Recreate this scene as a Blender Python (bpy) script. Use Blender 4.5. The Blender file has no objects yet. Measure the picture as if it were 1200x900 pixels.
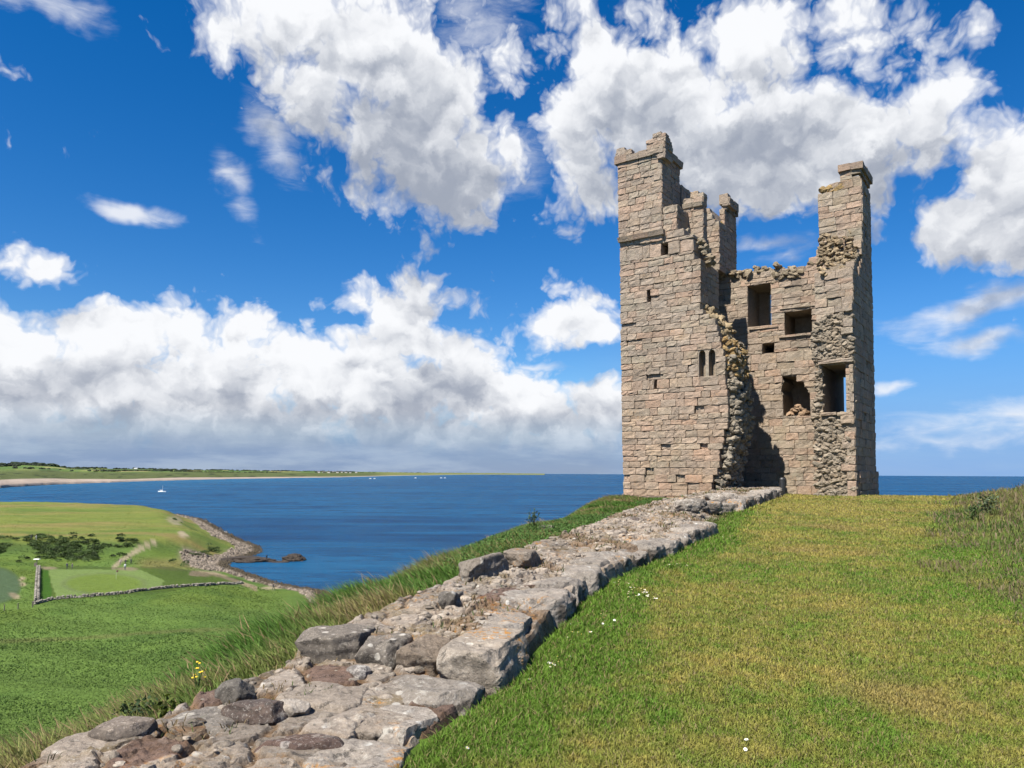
import bpy, bmesh, math, random
import numpy as np
from mathutils import Vector, Matrix
from mathutils.geometry import tessellate_polygon

rng = np.random.default_rng(7)
random.seed(7)
SC = bpy.context.scene
COL = SC.collection
R_ = math.radians

# ------------------------------------------------------------------ camera
F = 880.0; PITCH = R_(3.0); ROLL = R_(0.3); EYE = 1.6
CY = 554.5 - F * math.tan(PITCH)
cam_d = bpy.data.cameras.new('camera'); cam = bpy.data.objects.new('camera', cam_d); COL.objects.link(cam)
cam_d.sensor_width = 36; cam_d.lens = F / 1200 * 36
cam_d.shift_y = (CY - 450) / 1200.0
cam_d.clip_start = 0.05; cam_d.clip_end = 90000
CM = Matrix.Rotation(R_(90) + PITCH, 4, 'X') @ Matrix.Rotation(ROLL, 4, 'Z')
CM.translation = (0, 0, EYE)
cam.matrix_world = CM
SC.camera = cam
CR = np.array(CM.to_3x3()); C0 = np.array([0, 0, EYE])

def ray(px, py):
    d = CR @ np.array([(px - 600) / F, -(py - CY) / F, -1.0]); return d
def on_y(px, py, y):
    d = ray(px, py); return C0 + d * (y / d[1])
def on_z(px, py, z):
    d = ray(px, py); return C0 + d * ((z - EYE) / d[2])
def proj(P):
    q = (np.asarray(P) - C0) @ CR
    return 600 + F * q[..., 0] / -q[..., 2], CY - F * q[..., 1] / -q[..., 2]

# ------------------------------------------------------------------ numpy noise
def _h(i, j, k, s):
    n = (i * 374761393 + j * 668265263 + k * 2147483647 + s * 974634777) & 0xffffffff
    n = ((n ^ (n >> 13)) * 1274126177) & 0xffffffff
    n = ((n ^ (n >> 16)) * 2246822519) & 0xffffffff
    return ((n ^ (n >> 15)) & 0xffffff) / float(0xffffff)
def vn(P, seed=0):
    P = np.asarray(P, float); I = np.floor(P).astype(np.int64); f = P - I; f = f * f * (3 - 2 * f)
    out = 0
    for a in (0, 1):
        for b in (0, 1):
            for c in (0, 1):
                w = (f[:, 0] if a else 1 - f[:, 0]) * (f[:, 1] if b else 1 - f[:, 1]) * (f[:, 2] if c else 1 - f[:, 2])
                out = out + w * _h(I[:, 0] + a, I[:, 1] + b, I[:, 2] + c, seed)
    return out
def fbm(P, oct=4, seed=0):
    P = np.asarray(P, float); a = .5; s = 0; t = 0
    for o in range(oct):
        s = s + a * vn(P * 2 ** o + 13.7 * o, seed + o); t += a; a *= .5
    return s / t - .5
def p3(x, y, z=0.0):
    return np.stack([np.broadcast_to(x, np.broadcast(x, y).shape), np.broadcast_to(y, np.broadcast(x, y).shape), np.full(np.broadcast(x, y).shape, z)], -1).astype(float)
def worley(x, y, seed=0):
    i = np.floor(x).astype(np.int64); j = np.floor(y).astype(np.int64)
    f1 = np.full(x.shape, 9.); f2 = np.full(x.shape, 9.); idr = np.zeros(x.shape); cx = np.zeros(x.shape); cy = np.zeros(x.shape)
    for a in (-1, 0, 1):
        for b in (-1, 0, 1):
            gx = i + a + _h(i + a, j + b, 0 * i, seed); gy = j + b + _h(i + a, j + b, 0 * i + 1, seed)
            d = np.hypot(gx - x, gy - y)
            new = d < f1
            f2 = np.where(new, f1, np.minimum(f2, d)); 
            idr = np.where(new, _h(i + a, j + b, 0 * i + 2, seed), idr); cx = np.where(new, gx, cx); cy = np.where(new, gy, cy)
            f1 = np.where(new, d, f1)
    return f1, f2, idr, cx, cy
def ss(a, b, x):
    t = np.clip((np.asarray(x, float) - a) / (b - a), 0, 1); return t * t * (3 - 2 * t)
def seg_dist(x, y, pts):
    """distance to a polyline, side (+ = left of travel), arclength"""
    best = np.full(np.shape(x), 1e9); side = np.zeros(np.shape(x)); al = np.zeros(np.shape(x)); acc = 0
    for (x0, y0), (x1, y1) in zip(pts[:-1], pts[1:]):
        dx, dy = x1 - x0, y1 - y0; L = math.hypot(dx, dy)
        t = np.clip(((x - x0) * dx + (y - y0) * dy) / L / L, 0, 1)
        d = np.hypot(x - x0 - t * dx, y - y0 - t * dy)
        s = dx * (y - y0) - dy * (x - x0)
        m = d < best
        best = np.where(m, d, best); side = np.where(m, np.sign(s), side); al = np.where(m, acc + t * L, al); acc += L
    return best, side, al
def in_poly(x, y, poly):
    c = np.zeros(np.shape(x), bool); n = len(poly)
    for i in range(n):
        x0, y0 = poly[i]; x1, y1 = poly[(i + 1) % n]
        m = ((y0 > y) != (y1 > y)) & (x < (x1 - x0) * (y - y0) / ((y1 - y0) if y1 != y0 else 1e-9) + x0)
        c ^= m
    return c

# ------------------------------------------------------------------ object helpers
def tag(o, label=None, cat=None, group=None, kind=None):
    if label: o['label'] = label
    if cat: o['category'] = cat
    if group: o['group'] = group
    if kind: o['kind'] = kind
    return o
def link(o, parent=None):
    COL.objects.link(o)
    if parent is not None:
        o.parent = parent
        o.matrix_parent_inverse = Matrix.Translation(-Vector(parent.location)) if parent.rotation_euler.z == 0 else parent.matrix_basis.inverted()
    return o
def empty(name, loc):
    o = bpy.data.objects.new(name, None); o.location = loc; COL.objects.link(o); o.empty_display_size = .3; return o
class MB:
    def __init__(s): s.v = []; s.f = []; s.c = []; s.n = 0
    def add(s, V, Fs, col=None):
        V = np.asarray(V, float); s.v.append(V)
        for f in Fs: s.f.append([i + s.n for i in f])
        if col is None: col = (1, 1, 1)
        col = np.asarray(col, float)
        s.c.append(np.broadcast_to(col, (len(V), 3)))
        s.n += len(V)
    def addn(s, V, FA, col):          # FA int array (m,k)
        s.v.append(np.asarray(V, float)); s.f.extend((np.asarray(FA) + s.n).tolist()); s.c.append(np.broadcast_to(np.asarray(col, float), (len(V), 3))); s.n += len(V)
    def build(s, name, mat, parent=None, smooth=False):
        return mesh_obj(name, np.concatenate(s.v), s.f, mat, parent, np.concatenate(s.c), smooth)
def mesh_obj(name, V, faces, mat, parent=None, col=None, smooth=False):
    me = bpy.data.meshes.new(name); V = np.asarray(V, float)
    me.vertices.add(len(V)); me.vertices.foreach_set('co', V.astype(np.float32).ravel())
    if isinstance(faces, np.ndarray):
        k = faces.shape[1]; tot = np.full(len(faces), k, np.int32); flat = faces.astype(np.int32).ravel()
    elif len(faces) and isinstance(faces[0], np.ndarray):
        tot = np.concatenate([np.full(len(f), f.shape[1], np.int32) for f in faces]); flat = np.concatenate([f.astype(np.int32).ravel() for f in faces])
    else:
        tot = np.array([len(f) for f in faces], np.int32); flat = np.array([i for f in faces for i in f], np.int32)
    st = np.concatenate([[0], np.cumsum(tot)[:-1]]).astype(np.int32)
    me.loops.add(len(flat)); me.loops.foreach_set('vertex_index', flat)
    me.polygons.add(len(tot)); me.polygons.foreach_set('loop_start', st); me.polygons.foreach_set('loop_total', tot)
    if col is not None:
        a = me.color_attributes.new('tint', 'FLOAT_COLOR', 'POINT')
        c4 = np.ones((len(V), 4), np.float32); c4[:, :3] = col; a.data.foreach_set('color', c4.ravel())
    me.polygons.foreach_set('use_smooth', np.full(len(tot), bool(smooth)))
    me.update(calc_edges=True); me.validate()
    if mat is not None: me.materials.append(mat)
    o = bpy.data.objects.new(name, me); link(o, parent); return o
def grid_faces(nr, nc):
    i = np.arange(nr - 1)[:, None] * nc + np.arange(nc - 1)[None, :]; i = i.ravel()
    return np.stack([i, i + 1, i + nc + 1, i + nc], 1)
def lathe(profile, n=10):
    V = []; Fs = []
    for r, z in profile:
        for k in range(n): V.append((r * math.cos(2 * math.pi * k / n), r * math.sin(2 * math.pi * k / n), z))
    for i in range(len(profile) - 1):
        for k in range(n): Fs.append([i * n + k, i * n + (k + 1) % n, (i + 1) * n + (k + 1) % n, (i + 1) * n + k])
    Fs.append(list(range(n))[::-1]); Fs.append([(len(profile) - 1) * n + k for k in range(n)])
    return np.array(V), Fs
def box(a, b):
    x0, y0, z0 = a; x1, y1, z1 = b
    return np.array([(x0, y0, z0), (x1, y0, z0), (x1, y1, z0), (x0, y1, z0), (x0, y0, z1), (x1, y0, z1), (x1, y1, z1), (x0, y1, z1)], float), \
        [[3, 2, 1, 0], [4, 5, 6, 7], [0, 1, 5, 4], [1, 2, 6, 5], [2, 3, 7, 6], [3, 0, 4, 7]]
_ICO = {}
def ico(sub):
    if sub not in _ICO:
        bm = bmesh.new(); bmesh.ops.create_icosphere(bm, subdivisions=sub, radius=1)
        _ICO[sub] = (np.array([v.co[:] for v in bm.verts]), np.array([[v.index for v in f.verts] for f in bm.faces])); bm.free()
    return _ICO[sub]

# ------------------------------------------------------------------ materials
def new_mat(name):
    m = bpy.data.materials.new(name); m.use_nodes = True; nt = m.node_tree
    b = nt.nodes['Principled BSDF']; return m, nt, b
class NT:
    def __init__(s, nt): s.nt = nt; s.n = nt.nodes; s.l = nt.links
    def put(s, sock, v):
        if v is None: return
        if hasattr(v, 'is_linked') or isinstance(v, bpy.types.NodeSocket): s.l.new(v, sock)
        else: sock.default_value = v
    def node(s, t, **k):
        n = s.n.new(t)
        for a, b in k.items(): setattr(n, a, b)
        return n
    def math(s, op, a, b=None, c=None, clamp=False):
        n = s.node('ShaderNodeMath', operation=op, use_clamp=clamp); s.put(n.inputs[0], a); s.put(n.inputs[1], b); s.put(n.inputs[2], c); return n.outputs[0]
    def vmath(s, op, a, b=None, scale=None):
        n = s.node('ShaderNodeVectorMath', operation=op); s.put(n.inputs[0], a); s.put(n.inputs[1], b)
        if scale is not None: s.put(n.inputs[3], scale)
        return n.outputs['Value'] if op in ('LENGTH', 'DOT_PRODUCT', 'DISTANCE') else n.outputs[0]
    def noise(s, vec, scale, detail=4, rough=.55, dist=0.0):
        n = s.node('ShaderNodeTexNoise'); s.put(n.inputs['Vector'], vec); n.inputs['Scale'].default_value = scale
        n.inputs['Detail'].default_value = detail; n.inputs['Roughness'].default_value = rough; n.inputs['Distortion'].default_value = dist
        return n.outputs['Fac']
    def vor(s, vec, scale, feature='F1', out='Distance', rnd=1.0):
        n = s.node('ShaderNodeTexVoronoi', feature=feature); s.put(n.inputs['Vector'], vec); n.inputs['Scale'].default_value = scale
        n.inputs['Randomness'].default_value = rnd; return n.outputs[out]
    def rng(s, v, a, b, c=0.0, d=1.0, mode='SMOOTHSTEP'):
        n = s.node('ShaderNodeMapRange', interpolation_type=mode); s.put(n.inputs[0], v)
        for i, q in enumerate((a, b, c, d)): s.put(n.inputs[1 + i], q)
        return n.outputs[0]
    def mix(s, f, a, b, mode='MIX'):
        n = s.node('ShaderNodeMix', data_type='RGBA', blend_type=mode); s.put(n.inputs[0], f)
        for k, q in ((6, a), (7, b)):
            if isinstance(q, (tuple, list)) and len(q) == 3: q = (*q, 1)
            s.put(n.inputs[k], q)
        return n.outputs[2]
    def bump(s, h, strength, dist):
        n = s.node('ShaderNodeBump'); s.put(n.inputs['Height'], h); n.inputs['Strength'].default_value = strength; n.inputs['Distance'].default_value = dist
        return n.outputs[0]
    def pos(s): return s.node('ShaderNodeNewGeometry').outputs['Position']
    def attr(s, name='tint'): return s.node('ShaderNodeAttribute', attribute_name=name).outputs['Color']

def stone_mat(name, base, alt, pale, n1=1.3, lich=0.0, white=0.0, bumpd=.03, tint=True, dirt=None, scale=1.0, streak=False):
    m, nt, b = new_mat(name); t = NT(nt); P = t.pos()
    c = t.mix(t.rng(t.noise(P, n1 * scale, 5), .35, .65), base, alt)
    c = t.mix(t.math('MULTIPLY', t.rng(t.noise(P, 5 * scale, 6, .65), .48, .72), .75), c, pale)
    c = t.mix(t.rng(t.noise(P, 22 * scale, 5, .7), .34, .70, .0, .6), c, tuple(x * .42 for x in base))
    if streak:
        ms = t.node('ShaderNodeMapping'); t.put(ms.inputs[0], P); ms.inputs['Scale'].default_value = (1.1, 1.1, .22)
        c = t.mix(t.math('MULTIPLY', t.rng(t.noise(ms.outputs[0], 1.0, 6, .65), .52, .68), .5), c, tuple(x * .55 for x in base))
        c = t.mix(t.math('MULTIPLY', t.rng(t.noise(P, .55, 5, .65), .54, .66), .35), c, (.40, .37, .27))
    if dirt: c = t.mix(t.math('MULTIPLY', t.rng(t.noise(P, 2.1, 5, .6), .5, .66), .8), c, dirt)
    if white:
        w = t.math('MULTIPLY', t.rng(t.vor(t.vmath('ADD', P, t.vmath('SCALE', t.node('ShaderNodeTexNoise').outputs['Color'], scale=.0)), 9 * scale), .30, .20), t.rng(t.noise(P, 3.1 * scale, 3), .52, .60))
        c = t.mix(t.math('MULTIPLY', w, white), c, (.56, .55, .51))
        w2 = t.rng(t.noise(P, 7 * scale, 6, .7), .58, .66)
        c = t.mix(t.math('MULTIPLY', w2, white * .8), c, (.47, .45, .40))
        c = t.mix(t.math('MULTIPLY', t.rng(t.noise(P, 11 * scale, 6, .75), .56, .64), .75), c, (.075, .068, .06))
        c = t.mix(t.math('MULTIPLY', t.rng(t.noise(P, 55 * scale, 3, .7), .55, .65), .4), c, (.55, .52, .47))
    if lich:
        l = t.math('MULTIPLY', t.rng(t.noise(P, 1.7 * scale, 3), .56, .66), t.rng(t.noise(P, 16 * scale, 6, .75), .50, .60))
        c = t.mix(t.math('MULTIPLY', l, lich), c, (.46, .22, .035))
    if tint: c = t.mix(1.0, c, t.attr(), 'MULTIPLY')
    c = t.mix(1.0, c, (.62, .603, .58), 'MULTIPLY'); t.put(b.inputs['Base Color'], c); b.inputs['Roughness'].default_value = .92; b.inputs['Specular IOR Level'].default_value = .2
    h = t.math('ADD', t.math('MULTIPLY', t.noise(P, 6 * scale, 8, .68), 1.0), t.math('MULTIPLY', t.noise(P, 40 * scale, 4, .7), .35))
    t.put(b.inputs['Normal'], t.bump(h, .9, bumpd))
    return m
M_ASH = stone_mat('tower_sandstone', (.52, .418, .325), (.44, .37, .30), (.61, .51, .41), lich=.3, bumpd=.07, streak=True)
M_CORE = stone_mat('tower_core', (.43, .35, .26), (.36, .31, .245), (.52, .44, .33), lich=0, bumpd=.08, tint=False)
M_RUB = stone_mat('tower_rubble', (.43, .355, .265), (.35, .31, .25), (.54, .46, .35), lich=.35, bumpd=.06)
M_WALL = stone_mat('wall_gritstone', (.37, .325, .275), (.29, .26, .225), (.48, .435, .38), lich=.95, white=.9, bumpd=.035)
M_RUBW = stone_mat('wall_rubble', (.38, .315, .25), (.30, .26, .22), (.49, .43, .36), lich=.75, white=.75, bumpd=.035, dirt=(.19, .145, .08))
M_BROWN = stone_mat('brown_gritstone', (.15, .105, .085), (.12, .10, .09), (.20, .15, .12), lich=.9, white=.6, bumpd=.02)
M_GREY = stone_mat('grey_gritstone', (.22, .20, .175), (.18, .165, .15), (.27, .25, .22), lich=.25, white=.9, bumpd=.015)
M_FWALL = stone_mat('field_stone', (.40, .37, .31), (.30, .28, .24), (.52, .49, .43), lich=0, bumpd=.05)
M_SHORE = stone_mat('shore_stone', (.32, .275, .225), (.25, .22, .19), (.42, .37, .31), lich=0, bumpd=.1, scale=.4)
M_DARKROCK = stone_mat('wet_rock', (.085, .068, .055), (.06, .05, .045), (.13, .11, .085), lich=0, bumpd=.2, tint=False, scale=.3)

def simple(name, col, rough=.7, noise=.25, sc=8.0, metal=0.0):
    m, nt, b = new_mat(name); t = NT(nt); P = t.pos()
    c = t.mix(t.math('MULTIPLY', t.noise(P, sc, 4), noise * 2), tuple(x * .87 for x in col), tuple(x * .44 for x in col))
    t.put(b.inputs['Base Color'], c); b.inputs['Roughness'].default_value = rough; b.inputs['Metallic'].default_value = metal
    return m
def leaf_mat(name, trans=.25):
    m, nt, b = new_mat(name); t = NT(nt)
    c = t.mix(1.0, t.attr(), (.61, .595, .61), 'MULTIPLY'); t.put(b.inputs['Base Color'], c); b.inputs['Roughness'].default_value = .75; b.inputs['Specular IOR Level'].default_value = .25
    tr = t.node('ShaderNodeBsdfTranslucent'); t.put(tr.inputs[0], t.mix(1.0, c, (1.0, 1.1, .6), 'MULTIPLY'))
    mx = t.node('ShaderNodeMixShader'); mx.inputs[0].default_value = trans
    t.l.new(b.outputs[0], mx.inputs[1]); t.l.new(tr.outputs[0], mx.inputs[2])
    t.l.new(mx.outputs[0], t.n['Material Output'].inputs[0]); return m
M_GRASS = leaf_mat('grass_blades'); M_LEAF = leaf_mat('leaves', .2)
def ground_mat(name, detail_scale=8.0, bumpd=.05, var=.5):
    m, nt, b = new_mat(name); t = NT(nt); P = t.pos(); c = t.mix(1.0, t.attr(), (.61, .595, .61), 'MULTIPLY')
    c = t.mix(t.rng(t.noise(P, detail_scale, 6, .7), .3, .7, 0, var), c, t.mix(1.0, c, (.5, .5, .45), 'MULTIPLY'))
    t.put(b.inputs['Base Color'], c); b.inputs['Roughness'].default_value = .95; b.inputs['Specular IOR Level'].default_value = .1
    t.put(b.inputs['Normal'], t.bump(t.noise(P, detail_scale * 1.5, 6, .7), .8, bumpd)); return m
M_TURF = ground_mat('turf', 14, .03); M_FIELD = ground_mat('field_turf', .9, .35, .55); M_FAR = ground_mat('far_fields', .02, 2.0, .35)
M_WOOD = leaf_mat('woodland', .1)

# ------------------------------------------------------------------ sea
SEA = -28.0
m, nt, b = new_mat('sea_water'); t = NT(nt); P = t.pos()
mp = t.node('ShaderNodeMapping'); t.put(mp.inputs[0], P); mp.inputs['Scale'].default_value = (.0009, .0045, 1)
st = t.noise(mp.outputs[0], 1.0, 5, .6, .4)
mp2 = t.node('ShaderNodeMapping'); t.put(mp2.inputs[0], P); mp2.inputs['Scale'].default_value = (.02, .085, 1)
st2 = t.noise(mp2.outputs[0], 1.0, 8, .72)
c = t.mix(t.rng(st, .38, .62), (.003, .042, .108), (.007, .075, .160))
c = t.mix(t.rng(st2, .40, .60, 0, 1.0), c, (.003, .026, .075))
sep = t.node('ShaderNodeSeparateXYZ'); t.put(sep.inputs[0], P)
shallow = t.math('MULTIPLY', t.rng(sep.outputs[0], -250, -1500), t.rng(sep.outputs[1], 500, 1300))
c = t.mix(t.math('MULTIPLY', shallow, .6), c, (.018, .125, .21))
mpb = t.node('ShaderNodeMapping'); t.put(mpb.inputs[0], P); mpb.inputs['Scale'].default_value = (.0035, .022, 1)
c = t.mix(t.rng(t.noise(mpb.outputs[0], 1.0, 6, .6), .40, .66, 0, .5), c, (.011, .085, .170))
c = t.mix(1.0, c, (.84, .86, .90), 'MULTIPLY'); df_ = t.node('ShaderNodeBsdfDiffuse'); t.put(df_.inputs[0], c); gl_ = t.node('ShaderNodeBsdfGlossy'); gl_.inputs['Roughness'].default_value = .22; gl_.inputs[0].default_value = (.8, .92, 1, 1)
mp3 = t.node('ShaderNodeMapping'); t.put(mp3.inputs[0], P); mp3.inputs['Scale'].default_value = (.12, .30, 1)
wv = t.math('ADD', t.noise(mp3.outputs[0], 1.0, 6, .65), t.math('MULTIPLY', t.noise(P, .9, 4, .6), .25))
nb = t.bump(wv, .9, 1.6); t.put(df_.inputs['Normal'], nb); t.put(gl_.inputs['Normal'], nb); fr_ = t.node('ShaderNodeFresnel'); fr_.inputs[0].default_value = 1.33; t.put(fr_.inputs['Normal'], nb)
mxs = t.node('ShaderNodeMixShader'); t.put(mxs.inputs[0], t.math('MINIMUM', t.math('MULTIPLY', fr_.outputs[0], .6), .16)); t.l.new(df_.outputs[0], mxs.inputs[1]); t.l.new(gl_.outputs[0], mxs.inputs[2]); t.l.new(mxs.outputs[0], t.n['Material Output'].inputs[0]); M_SEA = m
rad = [0, 40, 100, 220, 450, 900, 2000, 5000, 15000, 45000]
V = []; Fs = []
for r in rad:
    for k in range(64): V.append((r * math.cos(k * math.pi / 32), r * math.sin(k * math.pi / 32) + 60, SEA))
for i in range(len(rad) - 1):
    for k in range(64): Fs.append([i * 64 + k, (i + 1) * 64 + k, (i + 1) * 64 + (k + 1) % 64, i * 64 + (k + 1) % 64][::1])
tag(mesh_obj('sea', V[0:0] + V, Fs[64:] + [[64 + k for k in range(64)]], M_SEA), kind='structure')

# ------------------------------------------------------------------ hilltop
WL = [(-1.15, 2.3), (-.56, 3.94), (.03, 5.47), (.60, 7.7), (1.32, 9.87), (2.15, 11.6), (4.54, 16.3), (7.24, 23.4), (12.6, 34.4)]   # foot of the ruined wall's right face
EDGE = [(-5.5, -14), (-3.6, 0), (-3.0, 2), (-2.75, 3.9), (-2.55, 5.2), (-2.2, 7.9), (-1.8, 9.56), (-1.05, 11.8), (.35, 18.5), (2.4, 24), (4.2, 33), (4.8, 38), (8, 45), (17, 45), (26, 43.5), (42, 45), (70, 52)]
ROUGH = [(2.6, -3), (3.1, 3), (3.9, 5.4), (5.0, 7.9), (7.5, 13.7), (12.6, 22.5), (19.5, 33), (27, 44)]
PLATEAU = EDGE + [(70, -14)]
def zt(x, y):
    x = np.asarray(x, float); y = np.asarray(y, float)
    z = .02 * np.clip(y, -20, 33) - .045 * np.clip(y - 34, 0, 30)
    dw, sw, _ = seg_dist(x, y, WL); sd = dw * sw                 # + = left of the wall face
    z = z - .22 * ss(.2, 2.4, sd) * ss(1, 5, y)
    dr, sr, _ = seg_dist(x, y, ROUGH); z = z + (.42 * ss(0, 6, -dr * sr) + .1 * ss(0, 1.2, -dr * sr)) * ss(2, 16, y)
    z = z + fbm(p3(x * .35, y * .35), 3, 5) * .10 + fbm(p3(x * 1.6, y * 1.6), 3, 9) * .05
    de, se, _ = seg_dist(x, y, EDGE); out = np.where(in_poly(x, y, PLATEAU), -1, 1) * de
    o = np.clip(out + .5, 0, None)
    drop = np.where(o < 1.6, .23 * o * o, .23 * 1.6 * 1.6 + .736 * (o - 1.6))
    z = z - drop * (1 + .3 * fbm(p3(x * .12, y * .12), 3, 21) * ss(2, 8, o))
    return np.maximum(z, SEA - 2)
def axis(parts):
    a = []
    for lo, hi, st in parts: a += list(np.arange(lo, hi, st))
    return np.array(a)
gx = axis([(-60, -8, .8), (-8, 24, .22), (24, 70.5, .8)]); gy = axis([(-14, 0, .6), (0, 48, .25), (48, 90, .8)])
X, Y = np.meshgrid(gx, gy); x = X.ravel(); y = Y.ravel(); z = zt(x, y)
def lawn_col(x, y):
    n = fbm(p3(x * .55, y * .55), 4, 31); n2 = fbm(p3(x * 2.3, y * 2.3), 4, 41); n3 = fbm(p3(x * 9, y * 9), 2, 43)
    dw, sw, _ = seg_dist(x, y, WL); right = -dw * sw
    dry = .56 + n * 1.45 + n2 * .9 + n3 * 1.0
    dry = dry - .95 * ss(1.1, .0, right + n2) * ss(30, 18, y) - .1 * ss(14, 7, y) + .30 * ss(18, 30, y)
    dr, sr, _ = seg_dist(x, y, ROUGH); rg = ss(-.8, 1.0, -dr * sr + n2 * 2)
    dry = dry - .22 * rg
    wear = ss(.10, .24, fbm(p3(x * .8 + 9, y * .8), 4, 55)) * ss(0, 2, right); dry = np.clip(dry + .35 * wear, 0, 1)[:, None]; clov = ss(.14, .26, fbm(p3(x * 1.1, y * 1.1 + 5), 4, 57))[:, None]
    g = np.array([.125, .225, .030]); d = np.array([.36, .305, .092])
    c = g * (1 - dry) + d * dry; c = c * (1 - .45 * clov) + np.array([.085, .185, .03]) * .45 * clov; c = c * (1 - .5 * wear[:, None]) + np.array([.31, .235, .105]) * .5 * wear[:, None]
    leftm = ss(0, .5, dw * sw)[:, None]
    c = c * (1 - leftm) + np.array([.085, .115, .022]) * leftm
    return c
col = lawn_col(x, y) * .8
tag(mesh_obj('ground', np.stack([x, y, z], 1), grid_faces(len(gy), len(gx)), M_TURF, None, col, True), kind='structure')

# ------------------------------------------------------------------ grass blades
def blades(name, pos, h, w, lean, leandir, col, label, cat='grass', mat=None):
    N = len(pos); ang = rng.uniform(0, 2 * np.pi, N)
    bx = np.cos(ang) * w; by = np.sin(ang) * w
    lx = np.cos(leandir) * lean * h; ly = np.sin(leandir) * lean * h
    V = np.zeros((N, 5, 3)); V[:, 0] = pos; V[:, 1] = pos; V[:, 0, 0] -= bx; V[:, 0, 1] -= by; V[:, 1, 0] += bx; V[:, 1, 1] += by
    V[:, :2, 2] -= .01
    mid = pos + np.stack([lx * .38, ly * .38, h * .6], 1)
    V[:, 2] = mid; V[:, 3] = mid; V[:, 2, 0] += bx * .75; V[:, 2, 1] += by * .75; V[:, 3, 0] -= bx * .75; V[:, 3, 1] -= by * .75
    V[:, 4] = pos + np.stack([lx, ly, h * np.sqrt(np.clip(1 - .35 * lean ** 2, .2, 1))], 1)
    i = np.arange(N) * 5
    q = np.stack([i, i + 1, i + 2, i + 3], 1); tr = np.stack([i + 3, i + 2, i + 4], 1)
    c = np.repeat(col[:, None, :], 5, 1).reshape(-1, 3)
    o = mesh_obj(name, V.reshape(-1, 3), [q, tr], mat or M_GRASS, None, c)
    tag(o, label, cat, None, 'stuff'); return o

# short mown lawn: density follows distance
def wall_side(x, y):
    d, s, al = seg_dist(x, y, WL); return d * s, al
def sample_fan(N, y0, y1, s0, s1, p=1.0):
    k = rng.uniform(0, 1, N); y = 1 / (1 / y0 + k * (1 / y1 - 1 / y0)) if p == 1 else y0 * (y1 / y0) ** k
    s = rng.uniform(s0, s1, N); return s * y, y
x1_, y1_ = sample_fan(430000, 2.6, 46, -.5, .85); x2_, y2_ = sample_fan(620000, 2.2, 46, -.6, 1.05, 2)
x = np.concatenate([x1_, x2_]); y = np.concatenate([y1_, y2_])
sd, al = wall_side(x, y); dr, sr, _ = seg_dist(x, y, ROUGH); rr = -dr * sr
ins = in_poly(x, y, PLATEAU)
k = ((sd < -.02) | ((al > 15.2) & (al < 21.8) & (sd < .75))) & ins & (rr + fbm(p3(x * .8, y * .8), 3, 3) * 2.5 < .5)
x, y, sd = x[k], y[k], sd[k]; N = len(x)
pos = np.stack([x, y, zt(x, y)], 1)
c = lawn_col(x, y) * np.array([1.06, 1.07, .84]) * rng.uniform(.85, 1.55, (N, 1)); j = rng.uniform(0, 1, N) < .16
c[j] = np.array([.34, .285, .12]) * rng.uniform(.7, 1.2, (j.sum(), 1))
near = ss(.9, 0, -sd)
h = rng.uniform(.013, .038, N) * (1 + 1.1 * near) * (1 + .02 * y); w = .0010 + .00046 * y
blades('lawn_grass', pos, h, w * rng.uniform(.7, 1.4, N), rng.uniform(.2, 1.1, N), rng.uniform(0, 6.28, N), c, 'short mown grass of the lawn, green and straw coloured')

# rough grass on the right
x, y = sample_fan(215000, 2.2, 48, .2, 1.55, 2)
dr, sr, _ = seg_dist(x, y, ROUGH); rr = -dr * sr; nz = fbm(p3(x * .8, y * .8), 3, 3)
k = (rr + nz * 2.5 > .1) & in_poly(x, y, PLATEAU); x, y, rr, nz = x[k], y[k], rr[k], nz[k]; N = len(x)
pos = np.stack([x, y, zt(x, y)], 1)
a = np.clip(.45 + fbm(p3(x * .9, y * .9), 4, 77) * 2.4, 0, 1)[:, None]
c = (np.array([.10, .18, .03]) * (1 - a) + np.array([.25, .245, .07]) * a) * rng.uniform(.6, 1.45, (N, 1))
j = rng.uniform(0, 1, N) < .20; c[j] = np.array([.27, .21, .12]) * rng.uniform(.7, 1.2, (j.sum(), 1))
h = rng.uniform(.06, .20, N) * (.5 + .9 * ss(0, 4, rr)) * (.75 + .7 * ss(12, 22, y)) * (1 + 1.2 * np.clip(nz, -.3, .5)); h[j] *= 1.5
blades('rough_grass', pos, h, (.0022 + .0005 * y) * rng.uniform(.7, 1.4, N), rng.uniform(.15, .9, N), rng.normal(2.8, 2.2, N), c, 'longer rough grass with seed heads on the bank to the right')

# verge on the left of the wall
Wd = lambda al: np.interp(al, [-1, 0, 3.0, 3.5, 3.8, 6, 8, 10, 13, 17, 25, 36], [1.6, 1.62, 1.72, 1.85, 1.6, 1.5, 1.65, 1.95, 2.35, 2.8, 2.5, 2.3])
NV = 900000; k = rng.uniform(0, 1, NV); y = 2 * (40 / 2.) ** k; x = np.interp(y, [p[1] for p in EDGE], [p[0] for p in EDGE]) + rng.uniform(-5, 3.8, NV)
sd, al = wall_side(x, y); de, se, ale = seg_dist(x, y, EDGE); out = np.where(in_poly(x, y, PLATEAU), -1, 1) * de
px_, py_ = None, None
k = (sd > Wd(al) - .12 + .25 * fbm(p3(x * 2, y * 2), 3, 61)) & (out < 4.5) & (rng.uniform(0, 1, len(x)) < ss(5.0, .5, out))
x, y, out, sd, al = x[k], y[k], out[k], sd[k], al[k]; N = len(x); print('verge', N)
pos = np.stack([x, y, zt(x, y)], 1)
a = np.clip(.13 + fbm(p3(x * .7, y * .7), 4, 91) * 2.6 + .55 * ss(8, 4, y) * ss(.2, -.5, out) * 0 + .38 * ss(9, 3.5, y), 0, 1)[:, None]
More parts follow.
